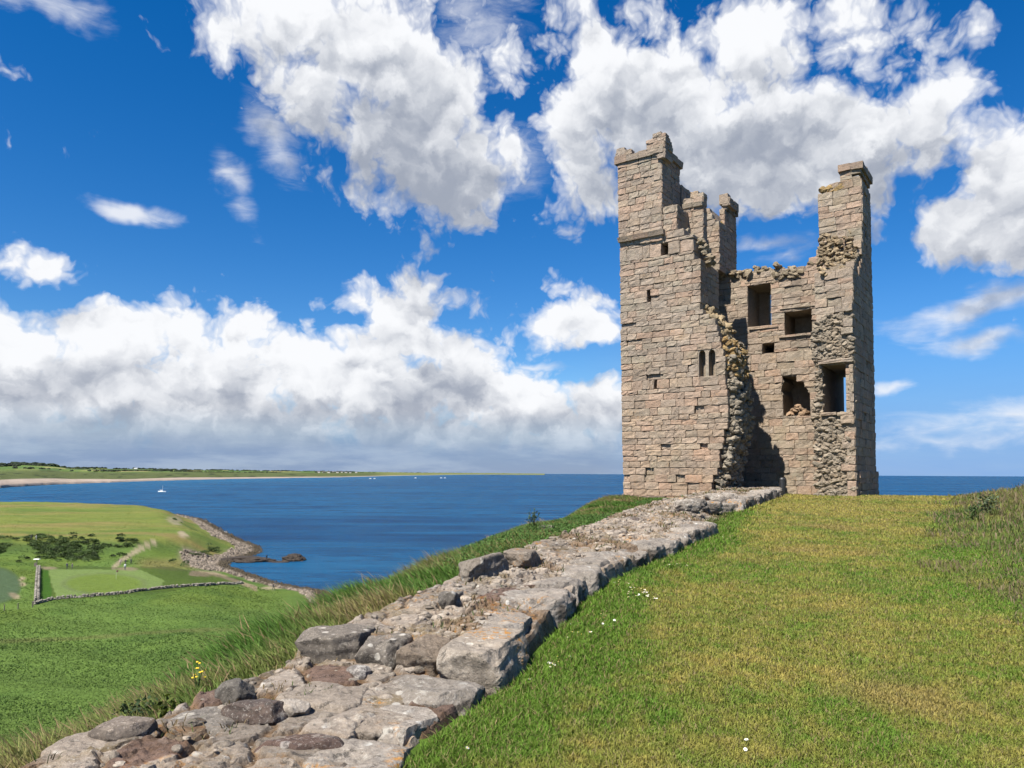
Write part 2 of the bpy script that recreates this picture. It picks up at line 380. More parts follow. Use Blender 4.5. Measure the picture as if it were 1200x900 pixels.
c = (np.array([.135, .27, .042]) * (1 - a) + np.array([.42, .35, .13]) * a) * rng.uniform(.55, 1.45, (N, 1))
j = rng.uniform(0, 1, N) < .03 + .11 * a[:, 0]; c[j] = np.array([.36, .27, .13]) * rng.uniform(.7, 1.15, (j.sum(), 1))
h = rng.uniform(.10, .30, N) * (1 + .8 * np.clip(fbm(p3(x * .9, y * .9), 3, 15) * 2, -.6, .8)) * (1 - .45 * ss(-.6, -2, out)); h[j] *= 1.3
h *= .55 + .45 * ss(.0, .5, sd - Wd(al)); h *= .85 + .2 * ss(5, 10, y) - .42 * ss(12, 22, y)
blades('verge_grass', pos, h, (.0024 + .00055 * y) * rng.uniform(.7, 1.4, N), rng.uniform(.3, 1.0, N), rng.normal(3.3, .8, N), c, 'long green and straw grass on the slope beside the low wall')

# dry turf hanging over the edge of the soil beside the lower wall
N = 7000; al = rng.uniform(.2, 3.3, N); w = Wd(al) + .02 + np.abs(rng.normal(0, .07, N)) + .10 * fbm(p3(al * 3, 0 * al), 2, 3)
wx0 = np.interp(al, [0, 1.72, 3.4], [-.56, .03, .2]); dwx, dwy = .36, .933
x = np.interp(al + 1.75, np.concatenate([[0], np.cumsum(np.hypot(*(np.array(WL)[1:] - np.array(WL)[:-1]).T))]), np.array(WL)[:, 0]) * 0
cumw = np.concatenate([[0], np.cumsum(np.hypot(*(np.array(WL)[1:] - np.array(WL)[:-1]).T))]); x = np.interp(al, cumw, np.array(WL)[:, 0]) - dwy * w; y = np.interp(al, cumw, np.array(WL)[:, 1]) + dwx * w
pos = np.stack([x, y, zt(x, y) + .05], 1); c = np.where(rng.uniform(0, 1, (N, 1)) < .75, np.array([.44, .33, .16]), np.array([.12, .20, .04])) * rng.uniform(.6, 1.2, (N, 1))
blades('dry_turf', pos, rng.uniform(.05, .16, N), .0030 * rng.uniform(.7, 1.4, N), rng.uniform(.5, 1.5, N), rng.normal(-.5, .7, N), c, 'dry straw coloured turf hanging over the left edge of the lower wall')
# ------------------------------------------------------------------ lowland
BANK = [(-.9, 240), (-.75, 236), (-.682, 232), (-.58, 236), (-.5, 245), (-.43, 255), (-.39, 250), (-.36, 240), (-.2, 240), (.3, 240)]
coast_px = [(-330, 594), (-150, 596), (0, 597), (100, 599), (205, 603), (235, 609), (255, 621), (275, 632), (299, 641), (300, 647), (284, 653), (262, 659), (258, 664), (272, 669), (300, 679), (318, 685), (345, 690), (372, 694)]
COAST = [tuple(on_z(a, b_, SEA)[:2]) for a, b_ in coast_px] + [(-34, 150), (-20, 110), (-6, 84), (10, 66), (30, 60), (50, 58)]
nr, nc = 420, 520
dd = 1 / np.linspace(1 / 42., 1 / 640., nr); sl = np.linspace(-.95, .35, nc)
D, S = np.meshgrid(dd, sl, indexing='ij'); y = D.ravel(); x = (S * D).ravel()
dc, sc_, _ = seg_dist(x, y, COAST); inl = dc * -sc_       # travelling far -> near: land on the right
bk = np.interp(S.ravel(), [q[0] for q in BANK], [q[1] for q in BANK])
bw = 13 + fbm(p3(x * .02, y * .02), 2, 5) * 8
up = ss(bk - bw, bk + bw * .6, y + 14 * fbm(p3(x * .05, y * .05), 3, 6))
hl = -3 + 3 * ss(-10, 0, inl) + 1.2 * ss(0, 10, inl) + 2.6 * ss(6, 30, inl + 7 * fbm(p3(x * .04, y * .04), 3, 2)) + up * 3.8 * ss(6, 24, inl + 6 * fbm(p3(x * .06, y * .06), 3, 4)) + .5 * ss(110, 70, y)
z = SEA + hl + fbm(p3(x * .05, y * .05), 4, 8) * .9 * ss(10, 40, inl) + fbm(p3(x * .25, y * .25), 3, 18) * .5 * ss(5, 20, inl)
LOWV = np.stack([x, y, z], 1); ppx, ppy = proj(LOWV)
def mixc(c, m, col): m = np.asarray(m)[:, None]; return c * (1 - m) + np.array(col) * m
n1 = fbm(p3(x * .03, y * .03), 4, 51); n2 = fbm(p3(x * .12, y * .12), 4, 52)
jx = ppx + n2 * 14; jy = ppy + n2 * 5
c = np.tile(np.array([.078, .128, .026]), (len(x), 1))
c = mixc(c, ss(-.08, .2, n1) * .6, (.088, .125, .02))
c = mixc(c, ss(.02, .25, n2) * .45, (.035, .075, .014))
upm = ss(.5, .9, up)
c = mixc(c, upm, (.118, .142, .03)); c = mixc(c, upm * ss(.0, .25, fbm(p3(x * .012, y * .05), 4, 3)) * .8, (.17, .135, .05)); c = mixc(c, upm * ss(.02, .2, fbm(p3(x * .03, y * .09), 4, 33)) * .7, (.07, .115, .022))
mid = ss(.06, .4, up) * ss(.97, .7, up); c = mixc(c, mid * .65, (.050, .082, .022))
c = mixc(c, ss(650, 660, ppy) * ss(672, 662, ppy) * ss(150, 175, ppx) * ss(245, 215, ppx) * .8, (.15, .135, .045))     # dry patch by the path
def poly_soft(poly, jx=jx, jy=jy): return in_poly(jx, jy, poly).astype(float)
def ell(cx, cy, rx, ry, e=.12, jx=ppx, jy=ppy): return ss(1 + e, 1 - e, np.hypot((jx - cx) / rx, (jy - cy) / ry))
c = mixc(c, poly_soft([(50, 667), (150, 664), (250, 673), (282, 682), (180, 694), (55, 704)], ppx + n2 * 6, ppy + n2 * 2) * .9, (.085, .135, .022))
c = mixc(c, poly_soft([(56, 668), (100, 667), (165, 668), (192, 680), (185, 690), (110, 698), (66, 699), (62, 690)], ppx + n2 * 3, ppy + n2) * .95, (.185, .265, .075))
c = mixc(c, ell(122, 684, 44, 11), (.155, .225, .04))
c = mixc(c, ss(1.25, 1.08, np.hypot((ppx - 122) / 44, (ppy - 684) / 11)) * ss(.95, 1.08, np.hypot((ppx - 122) / 44, (ppy - 684) / 11)) * .6, (.15, .19, .07))
c = mixc(c, poly_soft([(47, 668), (57, 668), (62, 704), (48, 704)], ppx, ppy), (.05, .125, .012))
c = mixc(c, ell(-8, 686, 32, 21), (.085, .135, .062))
for q in ((24, 678, 4, 3), (27, 685, 4, 2.5), (16, 698, 5, 3), (58, 666, 9, 2), (150, 667, 12, 2), (320, 690, 12, 2)): c = mixc(c, ell(*q, .4, jx, jy) * .9, (.27, .23, .14))
path = [(182, 634), (166, 642), (150, 652), (139, 659), (133, 666)]
dp, _, _ = seg_dist(ppx, ppy, path); c = mixc(c, ss(3.2, 1.2, dp + n2 * 3) * (.8), (.26, .215, .145))
dp, _, _ = seg_dist(ppx, ppy, [(225, 671), (250, 672), (275, 680), (300, 689)]); c = mixc(c, ss(3.5, 1.5, dp + n2 * 6) * .9, (.22, .175, .11))
dp, _, _ = seg_dist(ppx, ppy, [(0, 634), (40, 627)]); c = mixc(c, ss(1.6, .4, dp) * .7, (.03, .06, .012))
c = mixc(c, ell(214, 626, 6, 3, .4, jx, jy) * .8, (.27, .22, .15)); c = mixc(c, ell(205, 610, 8, 5, .4, jx, jy) * .6, (.25, .21, .15))
c = mixc(c, ss(3.5, 1.0, np.abs(ppy - 746 - .04 * (ppx - 100) * -1 + n2 * 10)) * ss(330, 240, ppx) * .55, (.10, .105, .035))
sh = ss(13, 8, inl + n2 * 9) * ss(-.02, -.0, -0 * inl + 1) + ss(1, 0, np.hypot((jx - 250) / 50, (jy - 653) / 18)) * 1.2 + ss(1, 0, np.hypot((jx - 245) / 30, (jy - 625) / 20)) * .0
head = ell(258, 652, 46, 17, .2, jx, jy); bwid = np.where(x > -95, 1.7, 5.5); beach = np.clip(np.maximum(ss(bwid + 3, bwid, inl + n2 * 6), head * ss(.85, .55, up)), 0, 1)
SHINGLE = beach
c = mixc(c, beach, (.20, .165, .13))
SMO = np.maximum(in_poly(ppx, ppy, [(47, 664), (200, 664), (290, 680), (190, 694), (48, 705)]).astype(float), ss(1.1, 1.0, np.hypot((ppx + 8) / 32, (ppy - 686) / 21))) * (1 - upm)
c = c * (1.85 - .75 * SMO)[:, None]; c = np.where((beach > .5)[:, None], c / 1.55, c)
Ig0 = inl; mow = np.sin((x * .35 + y * .94) * .45 + 3 * fbm(p3(x * .02, y * .02), 2, 77)); c = c * (1 + .06 * np.tanh(3 * mow) * (1 - SMO) * (Ig0 > 12))[:, None]
mesh_obj('lowland', LOWV, grid_faces(nr, nc)[:, ::-1], M_FIELD, None, c, True)['kind'] = 'structure'
LZ = lambda a, b_: _interp(a, b_)
Zg = z.reshape(nr, nc); Bg = beach.reshape(nr, nc); Cg = c.reshape(nr, nc, 3); Ug = up.reshape(nr, nc); Ig = inl.reshape(nr, nc)
def gidx(x, y):
    i = (1 / np.asarray(y, float) - 1 / 42.) / (1 / 640. - 1 / 42.) * (nr - 1); j = (np.asarray(x) / y + .95) / 1.30 * (nc - 1)
    return np.clip(np.round(i).astype(int), 0, nr - 1), np.clip(np.round(j).astype(int), 0, nc - 1)
def lowz(x, y): return Zg[gidx(x, y)]
def low_at(px, py):
    d = ray(px, py); y = 60.
    for _ in range(600):
        p = C0 + d * (y / d[1])
        if p[2] <= lowz(p[0], p[1]): break
        y *= 1.004
    p[2] = lowz(p[0], p[1]); return p

# tussocks of the fields
kx, ky = sample_fan(170000, 55, 500, -.80, .05); kx2, ky2 = sample_fan(60000, 55, 230, -.8, .05, 2); x = np.concatenate([kx, kx2]); y = np.concatenate([ky, ky2])
gi = gidx(x, y); k = (Ig[gi] > 9) & (Bg[gi] < .3); x, y = x[k], y[k]; gi = gidx(x, y)
pos = np.stack([x, y, Zg[gi]], 1); ppx, ppy = proj(pos)
smooth = np.maximum(in_poly(ppx, ppy, [(47, 664), (200, 664), (290, 680), (190, 694), (48, 705)]).astype(float), np.hypot((ppx + 8) / 32, (ppy - 686) / 21) < 1.05)
k = smooth < .5; x, y, pos = x[k], y[k], pos[k]; gi = gidx(x, y); N = len(x)
tn = np.clip(fbm(p3(x * .08, y * .16), 4, 70) * 2.5, -.5, 1)
c = Cg[gi] * rng.uniform(.7, 1.35, (N, 1))
h = rng.uniform(.05, .14, N) * (1 + 1.1 * np.clip(tn, -.6, 1)) * (1 + .001 * y); h *= np.where(Ug[gi] > .9, .5, 1)
blades('field_grass', pos, h, (.028 + .0006 * y) * rng.uniform(.6, 1.4, N), rng.uniform(.4, 1.2, N), rng.normal(3.0, .9, N), c, 'rough pasture grass on the low fields below the castle')

# scrub on the bank
mb = MB(); nq = 0
lv, lf = [], []
bp = []
for _ in range(900):
    s = rng.uniform(-.80, -.38); yb = np.interp(s, [q[0] for q in BANK], [q[1] for q in BANK]) + rng.normal(-3, 8); bp.append((s * yb, yb))
bp = np.array(bp); clump = fbm(p3(bp[:, 0] * .06, bp[:, 1] * .09), 3, 88); dpath = seg_dist(*proj(np.stack([bp[:, 0], bp[:, 1], lowz(bp[:, 0], bp[:, 1])], 1)), path)[0]; bpx = proj(np.stack([bp[:, 0], bp[:, 1], lowz(bp[:, 0], bp[:, 1])], 1))[0]
bp = bp[(clump > np.where(bpx < 115, -.14, .10)) & (dpath > 9) & (Bg[gidx(bp[:, 0], bp[:, 1])] < .5)]
extra = np.array([low_at(a, b_)[:2] + rng.normal(0, 1.2, 2) for a, b_ in [(88, 655), (95, 656), (102, 656), (108, 657), (70, 653), (72, 640), (248, 647), (254, 646), (240, 649), (230, 651), (204, 609), (140, 652)] for _ in range(4)])
bp = np.concatenate([bp, extra]); N = len(bp); q = 90
ctr = np.stack([bp[:, 0], bp[:, 1], lowz(bp[:, 0], bp[:, 1]) + .3], 1)
rad_ = rng.uniform(.4, 1.25, N)
dirs = rng.normal(0, 1, (N, q, 3)); dirs /= np.linalg.norm(dirs, axis=2, keepdims=True); dirs[..., 2] = np.abs(dirs[..., 2])
pts = ctr[:, None] + dirs * rad_[:, None, None] * rng.uniform(.55, 1.1, (N, q, 1)) * np.array([1.2, 1.2, .75])
pts = pts.reshape(-1, 3); sz = rng.uniform(.12, .28, (len(pts), 1))
def leafcards(pts, sz):
    a = rng.normal(0, 1, pts.shape); a /= np.linalg.norm(a, axis=1, keepdims=True); b_ = np.cross(a, rng.normal(0, 1, pts.shape)); b_ /= np.linalg.norm(b_, axis=1, keepdims=True)
    V = np.stack([pts - a * sz, pts - b_ * sz * .6, pts + a * sz, pts + b_ * sz * .6], 1).reshape(-1, 3)
    i = np.arange(len(pts)) * 4; return V, np.stack([i, i + 1, i + 2, i + 3], 1)
V, FA = leafcards(pts, sz)
cc = np.repeat((np.array([.08, .125, .036]) * rng.uniform(.45, 1.6, (N, 1)))[:, None], q * 4, 1).reshape(-1, 3)
tag(mesh_obj('gorse_scrub', V, FA, M_LEAF, None, cc), 'dark green gorse scrub covering the bank between the fields', 'scrub', None, 'stuff')

# shingle stones
kx, ky = sample_fan(160000, 150, 560, -.48, -.1); gi = gidx(kx, ky); k = (Bg[gi] > .5) & (Ig[gi] > -3.0); kx, ky = kx[k][:14000], ky[k][:14000]
N = len(kx); bv, bf = ico(1); 
sc3 = rng.uniform(.14, .62, (N, 1, 1)) ** 1.2 * rng.uniform(.6, 1.2, (N, 1, 3)) * (1 + .001 * ky[:, None, None]); jit = 1 + rng.uniform(-.3, .3, (N, len(bv), 1))
V = (bv[None] * jit * sc3 + np.stack([kx, ky, lowz(kx, ky) + .05], 1)[:, None]).reshape(-1, 3)
FA = (bf[None] + (np.arange(N) * len(bv))[:, None, None]).reshape(-1, 3)
wet = ss(2.2, .4, Ig[gidx(kx, ky)])[:, None]; cc = np.repeat((np.array([1.0, .97, .93]) * rng.uniform(.5, 1.5, (N, 1)) * (1 - wet) + np.array([.32, .30, .24]) * wet)[:, None], len(bv), 1).reshape(-1, 3)
tag(mesh_obj('shingle', V, FA, M_SHORE, None, cc), 'grey brown boulders and shingle along the shore of the point', 'shingle', None, 'stuff')

# surf along the waterline
V = []; Fs = []; cp = np.array(COAST[4:20]); sg = np.hypot(*(cp[1:] - cp[:-1]).T); cc_ = np.concatenate([[0], np.cumsum(sg)]); na_ = np.arange(0, cc_[-1], .8)
cxs = np.interp(na_, cc_, cp[:, 0]); cys = np.interp(na_, cc_, cp[:, 1]); tx_ = np.gradient(cxs); ty_ = np.gradient(cys); tl = np.hypot(tx_, ty_); nx_, ny_ = -ty_ / tl, tx_ / tl
wf = np.clip(fbm(p3(na_ * .09, 0 * na_), 3, 5) * 5 + fbm(p3(na_ * .5, 0 * na_), 2, 8) * 2 - .1, 0, 1.4); off_ = 1.2 + 1.2 * fbm(p3(na_ * .2, 0 * na_), 3, 15)
for i in range(len(na_) - 1):
    if wf[i] + wf[i + 1] < .15: continue
    b0 = len(V)
    for j_, sgn in ((i, 0), (i + 1, 0), (i + 1, 1), (i, 1)): V.append((cxs[j_] + nx_[j_] * (off_[j_] + sgn * wf[j_]), cys[j_] + ny_[j_] * (off_[j_] + sgn * wf[j_]), SEA + .03))
    Fs.append([b0, b0 + 1, b0 + 2, b0 + 3])
tag(mesh_obj('surf', np.array(V), Fs, simple('sea_foam', (.62, .66, .68), .9, .2, .8)), 'thin white surf breaking along the stony shore', 'surf', None, 'stuff')
# rock outcrops in the sea
def rock(name, px0, px1, py, hgt, dep, label, seed, zb=SEA):
    a = on_z(px0, py, zb); b_ = on_z(px1, py, zb); c_ = (a + b_) / 2; L = abs(b_[0] - a[0]) / 2
    v, f = ico(5); n = fbm(v * 1.6 + seed, 5, seed); n2 = fbm(v * np.array([1.5, 5, 5]) + seed, 4, seed + 3)
    V = v * (1 + .9 * n + .5 * n2)[:, None]; V[:, 2] = np.clip(V[:, 2], -.25, 1); V *= np.array([L, dep, hgt]); 
    o = mesh_obj(name, V, f, M_DARKROCK, None, None, False); o.location = (c_[0], c_[1], zb - .1); tag(o, label, 'rock', 'dark rocks off the point'); return o
rock('sea_rock', 258, 322, 657.5, 1.5, 5, 'long low dark rock ledge running out from the shingle point', 3)
rock('sea_rock', 333, 358, 656.5, 2.5, 4, 'humped dark rock standing alone in the sea off the ledge', 11)
rock('sea_rock', 312, 340, 658.5, .45, 2, 'very low strip of wet rock between the ledge and the humped rock', 19)

# dry stone field walls
def drywall(px_pts, h, w, label, ston=.42):
    pts = [low_at(*p) for p in px_pts]; root = pts[0]; mb = MB(); tot = 0
    for p, q in zip(pts[:-1], pts[1:]):
        L = np.linalg.norm((q - p)[:2]); d = (q - p) / L; nrm = np.array([-d[1], d[0], 0])
        s = 0
        while s < L:
            ln = rng.uniform(.3, .65)
            for lev in range(int(h / .3)):
                for sd_ in (-1, 1):
                    c0 = p + d * (s + rng.uniform(-.1, .1)) + nrm * sd_ * w * .3; zz = lowz(c0[0], c0[1]) + lev * .3
                    if lev == int(h / .3) - 1 and rng.uniform() < .35: continue
                    v, f = ico(1); V = v * (1 + rng.uniform(-.25, .25, (len(v), 1))) * np.array([ln * .62, w * .36, .21])
                    V = V[:, :1] * d + V[:, 1:2] * nrm + V[:, 2:] * np.array([0, 0, 1]) + c0; V[:, 2] += zz - c0[2] + .15
                    mb.addn(V, f, np.ones(3) * rng.uniform(.55, 1.3))
            s += ln
    o = mb.build('dry_stone_wall', M_FWALL); tag(o, label, 'wall', 'dry stone walls round the golf green'); return o
drywall([(45, 667), (44, 680), (43, 706)], .95, .8, 'short pale dry stone wall running straight back from the near corner')
drywall([(40, 709), (60, 703), (110, 699), (150, 696), (190, 690), (240, 687), (285, 684)], .75, .7, 'long pale dry stone wall curving across below the golf green')

# fence posts left of the wall corner
M_POST = simple('weathered_wood', (.14, .12, .10), .9)
for i, (a, b_, lab) in enumerate([(38, 712, 'weathered fence post next to the wall corner'), (21, 714, 'middle one of three weathered fence posts left of the wall corner'), (5, 716, 'weathered fence post furthest left, at the photo edge')]):
    V, Fs = lathe([(.09, 0), (.085, .9), (.07, 1.15), (.02, 1.2)], 8); o = mesh_obj('fence_post', V, Fs, M_POST); o.location = low_at(a, b_); tag(o, lab, 'fence post', 'fence posts in the low field')
# board on a stand by the wall end
p = low_at(43, 664); e = empty('notice_board', p); tag(e, 'white topped notice stand at the far end of the short stone wall', 'notice board')
V, Fs = box((-.09, -.09, 0), (.09, .09, 1.9)); o = mesh_obj('post', V, Fs, M_POST, None); o.parent = e
V, Fs = box((-.45, -.06, .0), (.1, .06, 1.0)); V[:, 0] -= .25; o = mesh_obj('panel', V, Fs, M_POST, None); o.parent = e
V, Fs = box((-.75, -.4, 1.9), (.75, .4, 2.05)); V[4:6, 1] += .1; o = mesh_obj('board', V, Fs, simple('white_board', (.75, .75, .72), .6, .1)); o.parent = e

# ------------------------------------------------------------------ people
def human(pose):
    J = {'pel': (0, 0, .95), 'spi': (0, .01, 1.18), 'che': (0, .0, 1.40), 'nec': (0, 0, 1.53), 'hea': (0, -.02, 1.63), 'top': (0, -.01, 1.74)}
    st_ = .22 if pose == 'walk' else .06
    for s, nm in ((1, 'l'), (-1, 'r')):
        f = s * st_
        J['hip' + nm] = (s * .10, 0, .90); J['kne' + nm] = (s * .11, -f * .7 - .03, .50); J['ank' + nm] = (s * .11, -f * (1.2 if f > 0 else 1.3), .09); J['toe' + nm] = (s * .13, -f * 1.2 - .17, .035)
        J['sho' + nm] = (s * .19, 0, 1.43)
        if pose == 'club': J['elb' + nm] = (s * .20, -.20, 1.20); J['wri' + nm] = (s * .05, -.38, 1.02); J['han' + nm] = (s * .03, -.43, .95)
        else: J['elb' + nm] = (s * .25, f * .5 + .03, 1.14); J['wri' + nm] = (s * .25, f * .9 - .06, .90); J['han' + nm] = (s * .24, f * 1.0 - .09, .81)
    E = [('pel', 'spi'), ('spi', 'che'), ('che', 'nec'), ('nec', 'hea'), ('hea', 'top')]
    for n in 'lr': E += [('pel', 'hip' + n), ('hip' + n, 'kne' + n), ('kne' + n, 'ank' + n), ('ank' + n, 'toe' + n), ('che', 'sho' + n), ('sho' + n, 'elb' + n), ('elb' + n, 'wri' + n), ('wri' + n, 'han' + n)]
    RD = {'pel': .15, 'spi': .14, 'che': .16, 'nec': .06, 'hea': .10, 'top': .075, 'hip': .10, 'kne': .065, 'ank': .045, 'toe': .04, 'sho': .075, 'elb': .05, 'wri': .035, 'han': .035}
    names = list(J); me = bpy.data.meshes.new('person'); me.from_pydata([J[n] for n in names], [(names.index(a), names.index(b_)) for a, b_ in E], [])
    o = bpy.data.objects.new('tmp', me); COL.objects.link(o); o.modifiers.new('s', 'SKIN')
    for i, n in enumerate(names):
        r = RD[n[:3]]; me.skin_vertices[0].data[i].radius = (r, r * (.75 if n in ('pel', 'spi', 'che') else 1)); me.skin_vertices[0].data[i].use_root = (n == 'pel')
    o.modifiers.new('u', 'SUBSURF').levels = 1
    dg = bpy.context.evaluated_depsgraph_get(); ev = o.evaluated_get(dg); m2 = bpy.data.meshes.new_from_object(ev)
    V = np.array([v.co[:] for v in m2.vertices]); Fs = [list(p_.vertices) for p_ in m2.polygons]
    bpy.data.objects.remove(o); return V, Fs
HUM = {k_: human(k_) for k_ in ('stand', 'walk', 'club')}
M_SKIN = simple('skin', (.48, .31, .23), .6, .1); M_HAIR = simple('hair', (.06, .04, .03), .8)
def person(px, py, pose, top, legs, label, rot, hat=None):
    V, Fs = HUM[pose]; c_ = np.array([V[f].mean(0) for f in Fs])
    idx = np.where(c_[:, 2] > 1.52, 0, np.where((c_[:, 2] < .98) & (np.abs(c_[:, 0]) < .205) & ~((c_[:, 1] < -.28) & (c_[:, 2] > .7)), 2, 1)); idx[(c_[:, 2] < .10)] = 3
    idx[(np.abs(c_[:, 0]) > .205) & (c_[:, 2] < .87) & (c_[:, 2] > .6)] = 0
    idx[(c_[:, 2] > 1.66) | ((c_[:, 2] > 1.55) & (c_[:, 1] > .03))] = 4
    o = mesh_obj('person', V, Fs, M_SKIN, None, None, True)
    for mm in (simple('top_cloth', top, .8), simple('trouser_cloth', legs, .8), simple('shoe', (.04, .04, .04), .6), simple('cap', hat, .8) if hat else M_HAIR): o.data.materials.append(mm)
    o.data.polygons.foreach_set('material_index', idx.astype(np.int32))
    o.location = low_at(px, py); o.rotation_euler.z = rot; tag(o, label, 'person', 'walkers and golfers on the low ground'); return o
person(78.5, 667.5, 'club', (.05, .06, .09), (.05, .05, .06), 'golfer in dark clothes standing left at the edge of the green', .5)
person(84.5, 668, 'stand', (.09, .09, .10), (.08, .08, .09), 'golfer in grey standing right at the edge of the green', -.6)
person(147, 662.5, 'walk', (.04, .03, .04), (.04, .04, .06), 'walker in black on the left of the sandy path foot', 2.6)
person(153.5, 661.5, 'walk', (.05, .05, .07), (.03, .03, .04), 'walker in dark jacket on the right of the path', 2.2)
person(146.5, 668, 'walk', (.72, .72, .72), (.05, .06, .12), 'walker in white top and navy trousers nearest on the path', .3)
person(141, 662.5, 'stand', (.55, .42, .36), (.25, .22, .2), 'walker in pale top leading up the sandy path', .3)
person(320.5, 692, 'walk', (.05, .055, .05), (.04, .045, .05), 'lone walker in dark clothes on the path near the shore', 1.2)
person(36.5, 634, 'walk', (.05, .05, .06), (.06, .06, .07), 'golfer in black on the far upper field', 1.8)
person(42.5, 634, 'club', (.60, .60, .58), (.5, .48, .42), 'golfer in pale clothes on the far upper field', -1.0)
# angler on the rock ledge
o = person(300, 680, 'stand', (.035, .04, .045), (.03, .03, .035), 'lone figure in black standing on the dark rock ledge', 1.0)
q = on_z(312.5, 655.5, SEA + 1.2); o.location = (q[0], q[1], SEA + 1.0)

# flag stick on the green
p = low_at(136, 678.5); e = empty('golf_flag', p); tag(e, 'thin flagstick with dark flag on the oval golf green', 'golf flag')
V, Fs = lathe([(.02, 0), (.02, 2.1)], 6); o = mesh_obj('pole', V, Fs, simple('flag_pole', (.6, .6, .55), .5)); o.parent = e
V, Fs = box((.0, -.01, 1.65), (.5, .01, 2.05)); o = mesh_obj('flag', V, Fs, simple('flag_cloth', (.10, .03, .03), .8)); o.parent = e

# ------------------------------------------------------------------ far land
fc_px = [(-500, 588), (-300, 581), (-120, 576.5), (0, 572.0), (60, 568.2), (130, 565.5), (200, 563), (270, 561.3), (330, 560.3), (400, 559.3), (440, 558.2), (500, 557.0), (560, 556.0), (640, 555.2)]
fs = []; fd = []
for a, b_ in fc_px:
    d = ray(a, b_); q = on_z(a, b_, SEA) if d[2] < 0 else None; fs.append(q[0] / q[1]); fd.append(min(q[1], 14000))
nr2, nc2 = 150, 620
S = np.linspace(-1.15, fs[-1] - .002, nc2)[None, :]; T = np.linspace(0, 1, nr2)[:, None]
fdm = np.interp(S[0], fs, fd)[None, :]
wob = 1 + .02 * fbm(p3(S[0] * 60, 0 * S[0]), 3, 1)[None, :]
Dm = fdm * wob * (1 + T ** 1.15 * 2.3); DF = np.clip(fdm / 3000., .3, 1)
y = Dm.ravel(); x = (S * Dm).ravel(); Tt = np.broadcast_to(T, Dm.shape).ravel(); Ss = np.broadcast_to(S, Dm.shape).ravel()
apx = 600 + 880 * Ss
amp = np.interp(apx, [-400, 0, 30, 65, 85, 150, 260, 400, 520, 640], [70, 60, 66, 64, 52, 46, 44, 36, 20, 6])
nn = fbm(p3(x * .0011, y * .0011), 4, 14)
DFf = np.broadcast_to(DF, Dm.shape).ravel()
hl = .5 + 2.0 * DFf * ss(0, .06, Tt) + 8 * DFf * ss(.07, .14, Tt + .03 * fbm(p3(Ss * 50, Tt * 20), 2, 4)) + amp * (Tt ** .55) * .85 + amp * .5 * nn * ss(.08, .4, Tt)
hl = np.where(Tt == 0, -1.5, hl)
z = SEA + hl
fld = np.floor(Ss * 26 + 3 * fbm(p3(Ss * 9, Tt * 3), 2, 9)) * 7 + np.floor(Tt * 11 + 1.5 * fbm(p3(Ss * 14, Tt * 2), 2, 6)) * 131
r1 = _h(fld.astype(np.int64), fld.astype(np.int64) * 3, fld.astype(np.int64) * 0, 5)
pal = 1.7 * np.array([[.07, .12, .03], [.10, .145, .035], [.13, .16, .045], [.06, .10, .03], [.19, .18, .07], [.08, .13, .03], [.055, .085, .025]])
c = pal[(r1 * 6.999).astype(int)]
dune = ss(.30, .16, Tt + .1 * nn); c = mixc(c, dune, (.12, .15, .05)); 
c = mixc(c, ss(.05, .28, fbm(p3(Ss * 90, Tt * 30), 4, 71)) * ss(.35, .1, Tt) * .8, (.035, .052, .02))
c = mixc(c, ss(430, 460, apx) * .75, (.24, .26, .08))
sandw = np.interp(apx, [-400, 0, 110, 150, 210, 260, 420, 640], [.07, .06, .042, .026, .035, .022, .016, .01])
c = mixc(c, ss(sandw * 1.15, sandw * .9, Tt + .01 * nn), (.52, .43, .34))
mesh_obj('far_land', np.stack([x, y, z], 1), grid_faces(nr2, nc2), M_FAR, None, c, True)['kind'] = 'structure'
FZ = z.reshape(nr2, nc2); FS = S[0]
def far_pt(s, t):
    j = int(np.clip(round((s - FS[0]) / (FS[-1] - FS[0]) * (nc2 - 1)), 0, nc2 - 1)); i = int(np.clip(round(t * (nr2 - 1)), 0, nr2 - 1))
    return np.array([s * Dm[i, j], Dm[i, j], FZ[i, j]])
# woods and hedges
mb = MB(); bv, bf = ico(2); lines = []
def belt(p0, p1, t0, t1, n, r): lines.append((p0, p1, t0, t1, n, r))
belt(-100, 20, .99, .97, 90, 12); belt(18, 66, .93, .93, 120, 15); belt(66, 200, .99, .98, 110, 9); belt(200, 420, .99, .97, 170, 10); belt(-60, 22, .55, .52, 60, 8); belt(90, 125, .62, .6, 30, 5); belt(180, 235, .55, .6, 70, 9); belt(290, 420, .45, .5, 80, 6)
belt(370, 440, .22, .30, 70, 5); belt(120, 190, .28, .42, 90, 5); belt(420, 620, .7, .8, 90, 6); belt(200, 330, .30, .22, 110, 4.5); belt(-100, 130, .3, .28, 40, 4.5); belt(30, 100, .75, .72, 26, 5); belt(230, 300, .75, .7, 40, 7); belt(470, 600, .97, .99, 120, 9); belt(395, 412, .45, .5, 25, 8)
for p0, p1, t0, t1, n, r in lines:
    for k in range(n):
        f_ = rng.uniform(); s = (p0 + (p1 - p0) * f_ - 600) / 880
        q = far_pt(s, np.clip(t0 + (t1 - t0) * f_ + rng.normal(0, .012), 0, 1)); rr_ = r * rng.uniform(.5, 1.25)
        V = bv * (1 + rng.uniform(-.35, .35, (len(bv), 1))) * np.array([rr_ * 1.5, rr_ * 1.2, rr_ * .8]) + q + np.array([0, 0, rr_ * .4])
        mb.addn(V, bf, np.array([.028, .045, .018]) * rng.uniform(.6, 1.5))
tag(mb.build('far_woodland', M_WOOD), 'dark hedges and woods on the far shore', 'woodland', None, 'stuff')
